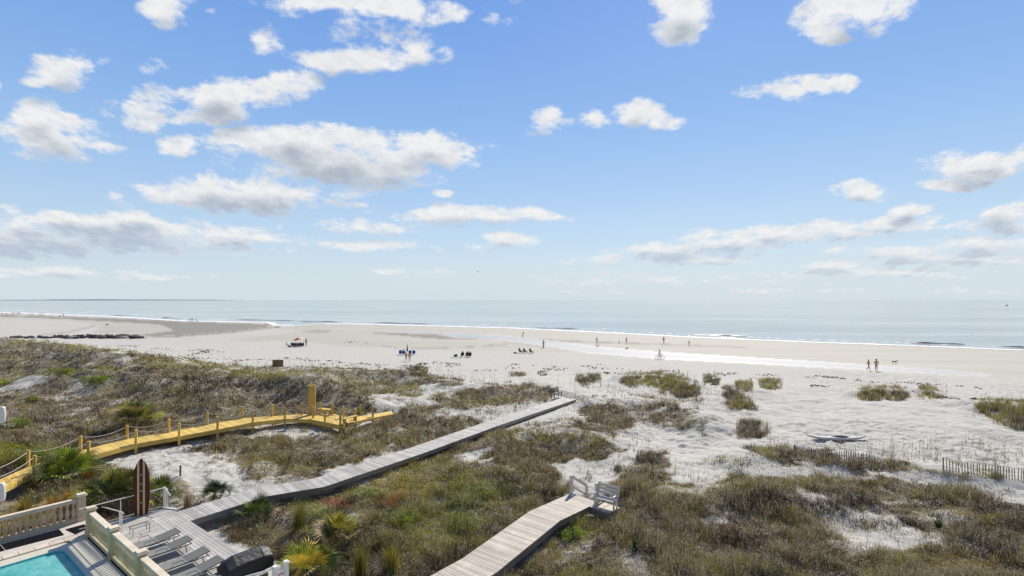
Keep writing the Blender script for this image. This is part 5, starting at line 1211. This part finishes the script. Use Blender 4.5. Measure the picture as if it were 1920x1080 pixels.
SPOTS = [(60,645,160,5,'olive',.9),(260,662,120,5,'olive',.8),(230,730,90,10,'grass',.5),(350,755,60,12,'olive',.5),(250,690,90,7,'umber',.7),(420,720,160,10,'umber',.7),(60,700,70,9,'olive',.6),
 (660,800,80,16,'grass',.6),(560,870,50,14,'olive',.5),(800,870,70,18,'grass',.5),(780,930,60,16,'gold',.45),(850,1020,50,20,'olive',.6),(930,960,70,24,'olive',.5),(1000,820,60,12,'olive',.6),(1090,860,50,10,'olive',.5),
 (1320,930,80,16,'gold',.3),(1250,925,60,18,'olive',.5),(1150,1060,100,30,'grass',.4),(1350,1060,90,24,'olive',.35),(1620,1060,80,20,'olive',.4),(1800,1060,80,20,'gold',.25),(1780,930,80,14,'olive',.5),(1130,990,60,18,'olive',.6),(60,985,120,20,'gold',.4),(140,965,60,16,'rust',.3),(20,930,60,20,'olive',.5),  # picture position, size, kind, strength
 (100,650,200,9,'olive',.8),(330,684,120,8,'olive',.9),(480,705,170,9,'olive',.9),(650,722,70,12,'olive',.8),(100,672,120,10,'olive',.5),(180,712,50,8,'vivid',.9),(125,696,36,7,'vivid',.7),(205,690,25,6,'vivid',.5),(62,750,24,6,'vivid',.9),
 (8,717,22,6,'vivid',.9),(300,728,90,9,'olive',.8),(400,740,80,14,'olive',.7),(440,760,60,14,'grass',.6),(100,790,120,14,'brown',.6),(170,793,60,7,'olive',.5),(230,785,50,10,'brown',.5),(700,740,90,14,'olive',.8),(800,735,70,12,'olive',.8),
 (520,825,140,26,'grass',.5),(700,830,90,16,'olive',.5),(590,848,60,16,'brown',.8),(740,800,60,14,'brown',.5),(840,775,60,12,'brown',.5),(450,870,50,20,'grass',.5),
 (700,880,60,14,'gold',.55),(740,905,60,22,'gold',.7),(690,925,40,12,'vivid',.6),(630,947,22,7,'rust',.9),(735,950,22,8,'rust',.9),(560,955,14,16,'vivid',.4),(592,960,22,14,'vivid',.8),(610,980,20,10,'vivid',.7),
 (755,978,24,14,'vivid',1.),(720,970,26,10,'green',.8),(800,1000,40,14,'vivid',.5),(820,990,70,40,'olive',.5),(860,945,70,45,'green',.55),(830,900,100,50,'olive',.6),(870,985,50,18,'vivid',.55),(900,925,60,20,'vivid',.35),(690,1010,120,60,'olive',.35),
 (480,995,8,5,'vivid',.9),(520,1006,18,6,'vivid',.7),(582,1004,12,6,'vivid',.8),(1085,1003,22,10,'vivid',1.),(1052,1005,16,14,'green',.9),(1110,985,50,14,'olive',.7),(1000,880,80,30,'brown',.4),(950,870,70,25,'grass',.5),
 (900,745,90,14,'olive',.7),(960,735,60,8,'brown',.6),(1130,775,50,14,'brown',.4),(1180,790,70,20,'brown',.8),(1300,800,40,14,'grass',.6),(980,850,130,22,'brown',.5),(1060,830,80,14,'olive',.5),
 (1230,720,60,20,'olive',.8),(1100,710,30,10,'green',.6),(1335,712,20,12,'green',.6),(1395,722,20,12,'olive',.8),(1445,718,25,12,'olive',.8),(1370,735,14,14,'umber',.8),(1395,758,24,10,'olive',.8),(1412,805,30,16,'umber',.7),
 (1640,738,50,14,'olive',.8),(1675,735,20,12,'rust',.3),(1745,736,26,12,'olive',.8),(1880,770,60,20,'olive',.8),(780,692,20,12,'green',.5),
 (1440,848,20,10,'olive',.8),(1640,858,30,12,'gold',.4),(1700,875,80,8,'olive',.6),(1850,890,60,10,'olive',.6),(1400,915,110,16,'olive',.6),(1560,905,100,14,'grass',.7),(1640,885,60,16,'brown',.8),(1480,940,200,18,'umber',.7),(1420,950,60,10,'umber',.6),
 (1240,1000,120,50,'brown',.4),(1400,1020,150,40,'brown',.5),(1480,985,60,20,'grass',.4),(1700,1050,120,30,'grass',.5),(1850,1010,90,30,'umber',.6),(1880,940,60,20,'brown',.5),(1560,1060,80,20,'umber',.4),(1000,920,70,20,'green',.25),(430,1000,40,30,'brown',.6),(500,1040,60,30,'brown',.6),
 (30,660,90,10,'umber',.5),(150,668,120,10,'umber',.7),(480,735,200,20,'umber',.75),(350,715,120,14,'umber',.6),(640,752,90,14,'umber',.7),(560,742,90,20,'umber',.6),(60,740,60,14,'brown',.5),(150,760,90,20,'brown',.6)]
def spot_colour(u, v, x, y, n):
    c = np.zeros((n, 3)); r = RNG.random(n); f = fbm(x / 3.2, y / 3.2, 3, 201); g = fbm(x / 1.1, y / 1.1, 3, 301)
    base = np.where((f > .54)[:, None], PA['brown'], PA['grass'] * .9); base[RNG.random(n) < .18] = PA['olive']; c = base.copy()
    c[(g > .54)] = PA['umber']; c[(g < .42)] = PA['tan'] * .8
    ji = (g - .5) * 22; 
    for (su, sv, ru, rv, k, w) in SPOTS:
        d = np.hypot((u + ji - su) / ru, (v + ji * .5 - sv) / rv); pr = w * np.clip(1.5 - d, 0, 1); m = RNG.random(n) < pr
        c[m] = PA[k]
    m = RNG.random(n) < (.20 + .10 * sst(u, 1000, 1250)); c[m] = PA['pale'] * RNG.uniform(.7, 1.25, (m.sum(), 1))
    return c * RNG.uniform(.35, 1.6, (n, 1)) * (1 + RNG.normal(0, .06, (n, 3)))
def cloud_pts(n, vlo=628, vhi=1110, ulo=-60, uhi=1980):
    u = RNG.uniform(ulo, uhi, n); v = RNG.uniform(vlo, vhi, n); z0 = 1.0; d = F * (CAM_H - z0) / (v - V0)
    d = d * RNG.uniform(.985, 1.015, n); x = (u - 960) / F * d; return x, d
N_C = 470000
x, y = cloud_pts(N_C); z = height(x, y) + micro(x, y); cv_, u, v = cover_at(x, y, z)
dens_ = fbm(x / .9, y / .9, 3, 401); keep = (RNG.random(N_C) < np.clip(cv_ * 1.4 - .15 + (dens_ - .5) * .9, 0, 1)) & (cv_ > .03)
for pts, zz, w in WALKS: keep &= seg_dist(x, y, pts) > w * .72
la_ = (x - O_.x) * A_.x + (y - O_.y) * A_.y; lb_ = (x - O_.x) * B_.x + (y - O_.y) * B_.y
keep &= ~((la_ < aR + .15) & (lb_ < bF + .3) & (la_ > -12)) & ~((la_ < .4) & (lb_ < bL + .6))
x, y, z, u, v, cv_ = (q[keep] for q in (x, y, z, u, v, cv_)); B = np.stack([x, y, z], 1); n = len(x)
base_col = spot_colour(u, v, x, y, n); dist = y; print('tufts', n)
hgt = (.13 + .27 * RNG.random(n) ** 1.5) * (.35 + 1.5 * sst(fbm(x / 1.3, y / 1.3, 3, 501), .32, .72)) * np.clip(.55 + cv_ * .6, .5, 1.1)
V_, C_ = [], []
for k in range(3):   # stems and blades
    jb = B + np.stack([RNG.normal(0, .07, n), RNG.normal(0, .07, n), np.full(n, -.02)], 1) * np.clip(dist / 30, .8, 3)[:, None]
    V_.append(blades(jb, hgt * RNG.uniform(.6, 1.25, n), np.clip(dist * .00085, .014, .11) * RNG.uniform(.6, 1.5, n), RNG.uniform(.05, .85, n)))
    C_.append(np.clip(base_col * RNG.uniform(.7, 1.35, (n, 1)), 0, .8))
for k in range(3):   # leaves and seed heads
    jb = B + np.stack([RNG.normal(0, .12, n), RNG.normal(0, .12, n), hgt * RNG.uniform(.15, .9, n)], 1)
    V_.append(flakes(jb, np.clip(dist * .0017, .03, .16) * RNG.uniform(.6, 1.4, n))); C_.append(np.clip(base_col * RNG.uniform(.7, 1.5, (n, 1)), 0, .8))
o = tri_mesh('dune_scrub', np.concatenate(V_), np.concatenate(C_), M['leaf']); tag(o, 'low brown and olive scrub and grass covering the dunes', 'scrub', kind='stuff')
# separate hummocks of grass on the open sand
cl_lab = dict(a='small dark green grass clump just beyond the end of the long grey boardwalk', b='largest olive grass clump on the open white sand, right of the dark bench', c='tiny round grass clump, first right of the largest one', d='round olive grass clump, second right of the largest one', e='round olive grass clump with longer blades, third right of the largest one', f='reddish and olive trailing clump below the small round ones', g='isolated leafless brown clump on the sand left of the kayak', h='long low olive clump with a brown end below the two walkers', i='small sloping olive clump right of the long low one', j='broad grass clump cut off by the right picture edge above the fence', k='dark tuft of grass behind the dunes below the closed umbrella', l='faint low tuft of grass on the open beach, left one of two', m='faint tiny tuft of grass on the open beach, right one of two')
for key, pl in CLUMPS.items():
    us = [p[0] for p in pl]; vs_ = [p[1] for p in pl]; A = (max(us) - min(us)) * (max(vs_) - min(vs_)); nn = int(A * 1.5) + 120
    u = RNG.uniform(min(us), max(us), nn); v = RNG.uniform(min(vs_), max(vs_), nn) + 2; m_ = inpoly(pl, u + RNG.normal(0, 7, nn), v - 2 + RNG.normal(0, 3.2, nn)) & (vnoise(u / 9, v / 4, 808) > .38); u = u[m_]; v = v[m_]; n = len(u)
    z = np.full(n, 1.0)
    for _ in range(6): d = F * (CAM_H - z) / (v - V0); xx = (u - 960) / F * d; z = .5 * z + .5 * height(xx, d)
    B = np.stack([xx, d, height(xx, d)], 1); cc = spot_colour(u, v, xx, d, n); V_, C_ = [], []
    hh = (.42 if key not in 'lm' else .25) * RNG.uniform(.4, 1.5, n)
    for k in range(4):
        jb = B + np.stack([RNG.normal(0, .10, n), RNG.normal(0, .10, n), np.full(n, -.02)], 1); V_.append(blades(jb, hh * RNG.uniform(.7, 1.3, n), np.clip(d * .0006, .012, .07), RNG.uniform(.0, .6, n))); C_.append(np.clip(cc * RNG.uniform(.6, 1.4, (n, 1)), 0, .8))
    o = tri_mesh('grass_clump', np.concatenate(V_), np.concatenate(C_), M['leaf']); tag(o, cl_lab[key], 'grass clump', 'grass clumps on the open sand')
# thin tall sea oat stems
OATS = [((1380,905),(1960,905),(1960,835),(1400,832),900),((820,762),(1360,762),(1340,715),(830,715),800),((480,702),(860,722),(860,690),(480,675),500),((0,650),(420,690),(420,676),(0,636),300),((880,860),(1250,860),(1200,800),(950,800),260),((1180,715),(1300,715),(1300,700),(1160,700),90),((1600,740),(1780,740),(1780,722),(1600,722),120),((1820,800),(1960,800),(1960,750),(1830,750),140),((960,800),(1080,800),(1080,765),(960,770),100),((1000,880),(1500,950),(1500,900),(1100,860),200),((600,870),(1060,760),(1020,745),(600,860),200),((1250,1080),(1900,1080),(1900,960),(1250,940),300)]
Vs, Cs = [], []
for a, b, c, d_, nn in OATS:
    s_, t2 = RNG.random(nn), RNG.random(nn); u = (a[0] * (1 - s_) + b[0] * s_) * (1 - t2) + (d_[0] * (1 - s_) + c[0] * s_) * t2; v = (a[1] * (1 - s_) + b[1] * s_) * (1 - t2) + (d_[1] * (1 - s_) + c[1] * s_) * t2
    d = F * 11 / (v - V0); xx = (u - 960) / F * d; ok = (fbm(xx / 3, d / 3, 3, 601) > .47) & (RNG.random(nn) < .7)
    for pts, zz, w in WALKS: ok &= seg_dist(xx, d, pts) > w * .8
    xx, d = xx[ok], d[ok]; n = len(d); B = np.stack([xx, d, height(xx, d) - .05], 1); az = np.full(n, 0.) + RNG.normal(0, 1.2, n); ln = RNG.uniform(0, .22, n); hh = RNG.uniform(.45, 1.05, n)
    Vs.append(blades(B, hh, np.clip(d * .0006, .012, .05), ln, az)); Cs.append(np.tile(PA['tan'], (n, 1)) * RNG.uniform(.35, 1., (n, 1)))
    tip = B + np.stack([np.cos(az) * np.sin(ln), np.sin(az) * np.sin(ln), np.cos(ln)], 1) * (hh * .82)[:, None]
    Vs.append(blades(tip, hh * .24, np.clip(d * .0011, .03, .09), ln + .3, az)); Cs.append(np.tile(PA['tan'], (n, 1)) * RNG.uniform(.6, 1.2, (n, 1)))
    for k in range(4): Vs.append(blades(B, hh * RNG.uniform(.2, .45, n), np.clip(d * .0006, .012, .05), RNG.uniform(.1, .8, n))); Cs.append(np.tile(PA['olive'], (n, 1)) * RNG.uniform(.4, 1., (n, 1)))
o = tri_mesh('sea_oats', np.concatenate(Vs), np.concatenate(Cs), M['twig']); tag(o, 'thin tall sea oat stems standing scattered over the pale sand', 'sea oats', kind='stuff')
# drift reed and weed lines on the dry beach
WR = [[(1300,700),(1400,712),(1500,722),(1640,748),(1800,752),(1920,760)],[(520,692),(640,694),(760,690),(900,696),(1000,692),(1140,692)],[(330,672),(420,676),(520,672),(640,678)],[(1120,700),(1300,698),(1500,706),(1800,725),(1920,735)],[(600,682),(800,690),(1000,686),(1200,690)],[(740,686),(820,682),(900,690)],[(220,650),(330,655),(420,660)],[(360,664),(400,662)],[(1480,850),(1520,858),(1560,862)],[(640,640),(760,655)],[(350,668),(380,660),(400,668)]]
Vs, Cs = [], []
for pl in WR:
    for (u0, v0), (u1, v1) in zip(pl[:-1], pl[1:]):
        nn = int(abs(u1 - u0) * .7) + 8; s_ = RNG.random(nn); u = u0 + (u1 - u0) * s_; v = v0 + (v1 - v0) * s_ + RNG.normal(0, 1.4, nn) + np.sin(u / 23) * 1.5; d = F * 11.1 / (v - V0); xx = (u - 960) / F * d; ok = fbm(xx / 2.5, d / 2.5, 3, 701) > .5
        xx, d = xx[ok], d[ok]; n = len(d); az = RNG.normal(.3, .8, n); B = np.stack([xx, d, height(xx, d) + .03], 1); L_ = RNG.uniform(.15, .6, n); t = np.stack([np.cos(az), np.sin(az), np.zeros(n)], 1) * L_[:, None]
        Vs.append(np.stack([B - t * .5, B + np.stack([np.zeros(n), np.full(n, .08), np.full(n, .12)], 1), B + t * .5], 1)); Cs.append(np.tile(PA['umber'], (n, 1)) * RNG.uniform(.7, 2.2, (n, 1)))
o = tri_mesh('drift_reed', np.concatenate(Vs), np.concatenate(Cs), M['twig']); tag(o, 'dark broken reeds and weed lying in loose lines on the dry beach', 'reed litter', kind='stuff')

# palmettos: fans of narrow leaflets on stalks round a short stem
def palmetto(loc, R0, nf, label, cols, tilt=(.1, 1.2), fan=.62, name='palmetto', cat='palmetto', dead=.15):
    R0 *= 1.12; r = empty(name, loc, 0); tag(r, label, cat, 'saw palmettos and small palms'); V_, C_ = [], []; m = MB()
    for k in range(nf):
        az = 2 * math.pi * k / nf * 2.4 + random.uniform(-.3, .3); t = tilt[0] + (tilt[1] - tilt[0]) * ((k + .5) / nf) ** .9; sl = R0 * random.uniform(.45, .75)
        d = np.array([math.cos(az) * math.sin(t), math.sin(az) * math.sin(t), math.cos(t)]); h = d * sl; m.tube([(0, 0, .05), tuple(h)], [.014, .009], 4)
        t2 = t + .12; ax = np.array([math.cos(az) * math.sin(t2), math.sin(az) * math.sin(t2), math.cos(t2)]); sd = np.cross(ax, [0, 0, 1.]); sd /= np.linalg.norm(sd) + 1e-9; nrm = np.cross(sd, ax); rl = random.uniform(-1.1, 1.1); sd, nrm = sd * math.cos(rl) + nrm * math.sin(rl), nrm * math.cos(rl) - sd * math.sin(rl)
        q = RNG.integers(0, len(cols)); c0 = np.array(PA['tan'] if (random.random() < dead and k > nf * .6) else PA[cols[q]]) * random.uniform(.4, 1.7)
        nl = 17
        for j in range(nl):
            a = (j / (nl - 1) - .5) * 2 * 1.55; dj = ax * math.cos(a) + sd * math.sin(a); Lj = fan * R0 * (1 - .25 * abs(a) / 1.55) * random.uniform(.85, 1.1); droop = np.array([0, 0, -.18 * Lj])
            wv = np.cross(dj, nrm) * (.010 + .013 * R0); mid = h + dj * Lj * .55 + nrm * .02; tip = h + dj * Lj + droop + nrm * random.uniform(-.05, .05)
            V_ += [[h, mid - wv, mid + wv], [mid - wv, tip, mid + wv]]; cj = c0 * random.uniform(.75, 1.3); C_ += [cj, cj * 1.1]
    V_ = np.array(V_); C_ = np.clip(np.array(C_), 0, .8); tri_mesh('fronds', V_, C_, M['leaf'], r); m.build('stalks', flat('palm stalk', (.10, .12, .03)), r)
    m = MB(); m.lathe((0, 0, -.1), [(.16, 0), (.14, .15), (.10, .28), (.04, .36)], 8); m.build('trunk', M['brownwood'], r, True); return r
G1 = ['green', 'green', 'olive', 'vivid']
palmetto(G(125, 905), 1.75, 40, 'big round palmetto in front of the rope boardwalk above the cream balustrade', G1, dead=.3)
palmetto(G(205, 948), 1.55, 30, 'dark green palmetto left of the surfboard behind the white rail', ['green', 'green', 'dark', 'olive'])
palmetto(G(248, 925) , 1.3, 24, 'palmetto directly behind the surfboard on its left side', ['green', 'dark', 'olive'])
palmetto(G(295, 945), 1.35, 26, 'palmetto behind the white rail right of the surfboard', ['green', 'green', 'olive'])
palmetto(G(252, 800), 1.85, 48, 'large bushy palmetto standing alone beyond the rope boardwalk', ['green', 'vivid', 'olive', 'dark', 'green', 'tan'], dead=.2)
palmetto(G(402, 935), .85, 16, 'small dark palmetto on the sand side of the grey boardwalk', ['green', 'dark'])
palmetto(G(482, 975), 1.05, 24, 'dark green palmetto on the near side of the grey boardwalk by the first bend', ['dark', 'green', 'green'])
palmetto(G(574, 1085), 1.2, 22, 'yellow green palmetto at the bottom edge right of the white gate', ['vivid', 'olive', 'gold', 'green'], (.1, 1.1))
palmetto(G(632, 1015), 1.15, 22, 'ragged palmetto with yellow fronds in the middle of the fenced dune garden', ['olive', 'vivid', 'gold', 'dark'], dead=.3)
def spiky(loc, r0, n, label, cols, name, cat, up=.9, w=.03, seg=1, group=None):
    n = int(n); az = RNG.uniform(0, 2 * np.pi, n); ln = RNG.uniform(0, up, n); B = np.zeros((n, 3)); B[:, 0] = RNG.normal(0, r0 * .09, n); B[:, 1] = RNG.normal(0, r0 * .09, n); hh = r0 * RNG.uniform(.6, 1.1, n)
    c = np.array([PA[cols[i]] for i in RNG.integers(0, len(cols), n)]) * RNG.uniform(.6, 1.3, (n, 1))
    d1 = np.stack([np.cos(az) * np.sin(ln * .7), np.sin(az) * np.sin(ln * .7), np.cos(ln * .7)], 1); d2 = np.stack([np.cos(az) * np.sin(ln * 1.5), np.sin(az) * np.sin(ln * 1.5), np.cos(ln * 1.5)], 1)
    pa = az + np.pi / 2; s = np.stack([np.cos(pa), np.sin(pa), np.zeros(n)], 1) * (w / 2); mid = B + d1 * (hh * .55)[:, None]; tip = mid + d2 * (hh * .5)[:, None]
    V = np.concatenate([np.stack([B - s, B + s, mid + s * .8], 1), np.stack([B - s, mid + s * .8, mid - s * .8], 1), np.stack([mid - s * .8, mid + s * .8, tip], 1)]); o = tri_mesh(name, V, np.clip(np.concatenate([c, c, c]), 0, .8), M['leaf']); o.location = loc; tag(o, label, cat, group); return o
spiky(G(1190, 1030), .5, 46, 'small dark spiky agave alone in the right foreground scrub', ['dark', 'green'], 'agave', 'agave', 1.2, .05, group='small spiky plants')
spiky(G(1760, 992), .5, 50, 'small dark spiky agave near the right edge of the foreground scrub', ['dark', 'green'], 'agave', 'agave', 1.1, .05, group='small spiky plants')
spiky(G(1022, 945), .35, 30, 'little spiky plant just left of the end of the beige boardwalk', ['dark', 'green'], 'agave', 'agave', 1.2, .04, group='small spiky plants')
spiky(G(735, 1075), 1.2, 420, 'tall arching grass clump second from the left at the bottom of the dune garden', ['grass', 'olive', 'gold', 'green'], 'tall_grass_clump', 'grass clump', .5, .014, group='tall grass clumps in the dune garden')
spiky(G(676, 1078), 1.25, 420, 'tall arching grass clump at the bottom right of the yellow green palmetto', ['olive', 'grass', 'green'], 'tall_grass_clump', 'grass clump', .42, .014, group='tall grass clumps in the dune garden')
spiky(G(562, 992), 1.3, 320, 'slim upright grass clump between the grey boardwalk and the ragged palmetto', ['olive', 'green', 'grass'], 'tall_grass_clump', 'grass clump', .35, .014, group='tall grass clumps in the dune garden')
spiky(G(352, 952), .95, 260, 'dry pale grass clump beside the white rail end at the grey boardwalk', ['tan', 'pale', 'tan', 'brown'], 'dry_grass_clump', 'grass clump', .45, .012)
for (u_, v_, s, l, cs_) in ((100, 962, .9, 'rusty orange grass clump behind the cream balustrade', ['rust', 'gold', 'olive']), (45, 968, .9, 'golden brown grass clump behind the left part of the cream balustrade', ['gold', 'brown', 'olive']), (165, 905, .8, 'orange brown grass clump right of the big round palmetto', ['rust', 'gold', 'brown']), (60, 930, .8, 'dark olive grass clump under the left side of the big round palmetto', ['olive', 'brown', 'dark']), (130, 950, .85, 'brown grass clump between the big palmetto and the balustrade post', ['brown', 'gold', 'rust']), (175, 885, .7, 'golden shrubby grass beside the near edge of the rope boardwalk', ['gold', 'olive'])):
    spiky(G(u_, v_), s, 520, l, cs_, 'russet_grass_clump', 'grass clump', .7, .018, group='russet grass clumps behind the balustrade')
def shrub(loc, rx, ry, rz_, n, label, cols, name='shrub', leaf=.06, group='green shrubs on the dunes'):
    r = empty(name, loc); tag(r, label, 'shrub', group); V_, C_ = [], []
    k = max(5, int(rx * ry * 10)); cen = np.stack([RNG.normal(0, rx * .45, k), RNG.normal(0, ry * .45, k), rz_ * RNG.uniform(.3, .75, k)], 1)
    cc = RNG.integers(0, k, n); d = RNG.normal(size=(n, 3)); d /= np.linalg.norm(d, axis=1)[:, None]; rr = RNG.uniform(.6, 1.05, n) ** .6 * min(rx, ry, rz_) * .55
    p = cen[cc] + d * rr[:, None]; p[:, 2] = np.maximum(p[:, 2], .02); c = np.array([PA[cols[i]] for i in (RNG.integers(0, len(cols), k))])[cc] * RNG.uniform(.6, 1.4, (n, 1))
    tri_mesh('leaves', flakes(p, leaf * RNG.uniform(.6, 1.3, n)), np.clip(c, 0, .8), M['leaf'], r)
    m = MB()
    for q in cen: m.tube([(0, 0, -.05), tuple(q * .5 + np.array([0, 0, .02])), tuple(q)], [.03, .02, .01], 5)
    m.build('branches', M['brownwood'], r); return r
shrub(G(22, 872), 2.6, 1.6, 1.3, 9000, 'wide yellow green shrub at the left edge just beyond the rope boardwalk', ['vivid', 'vivid', 'green', 'gold'], leaf=.055)
shrub(G(75, 868), 1.5, 1.1, .8, 3500, 'lower darker end of the green shrubbery by the left post of the rope boardwalk', ['green', 'vivid', 'olive'], leaf=.05)
shrub(G(43, 800), .75, .7, .75, 1800, 'small round bright green shrub alone on the left dune', ['vivid', 'green', 'vivid'], leaf=.06)
shrub(G(1085, 1012), .55, .5, .45, 1100, 'small bright green leafy plant beside the beige boardwalk', ['vivid', 'green'], leaf=.05)
shrub(G(1052, 1010), .3, .3, .5, 500, 'narrow dark green weed against the side of the beige boardwalk', ['green', 'dark'], leaf=.05)
shrub(G(756, 985), .6, .5, .45, 1300, 'bright green shrub in the middle of the dune garden', ['vivid', 'green'], leaf=.05)
shrub(G(182, 716), 1.7, 1.1, .7, 2600, 'vivid green shrub on the crest of the left dune beyond the lone palmetto', ['vivid', 'green', 'vivid'], leaf=.09)
shrub(G(128, 700), 1.3, 1.0, .6, 1600, 'green shrub left of the vivid one on the left dune crest', ['green', 'vivid', 'olive'], leaf=.09)
shrub(G(62, 753), 1.1, .8, .45, 1300, 'low green shrub on the left dune above the small round one', ['vivid', 'green', 'olive'], leaf=.07)
shrub(G(8, 718), 1.6, 1.0, .6, 1400, 'green shrub at the left picture edge by the white sand path', ['vivid', 'olive'], leaf=.09)
shrub(G(205, 778), 1.0, .8, .5, 700, 'thin olive shrub left of the lone palmetto', ['olive', 'brown'], leaf=.06)
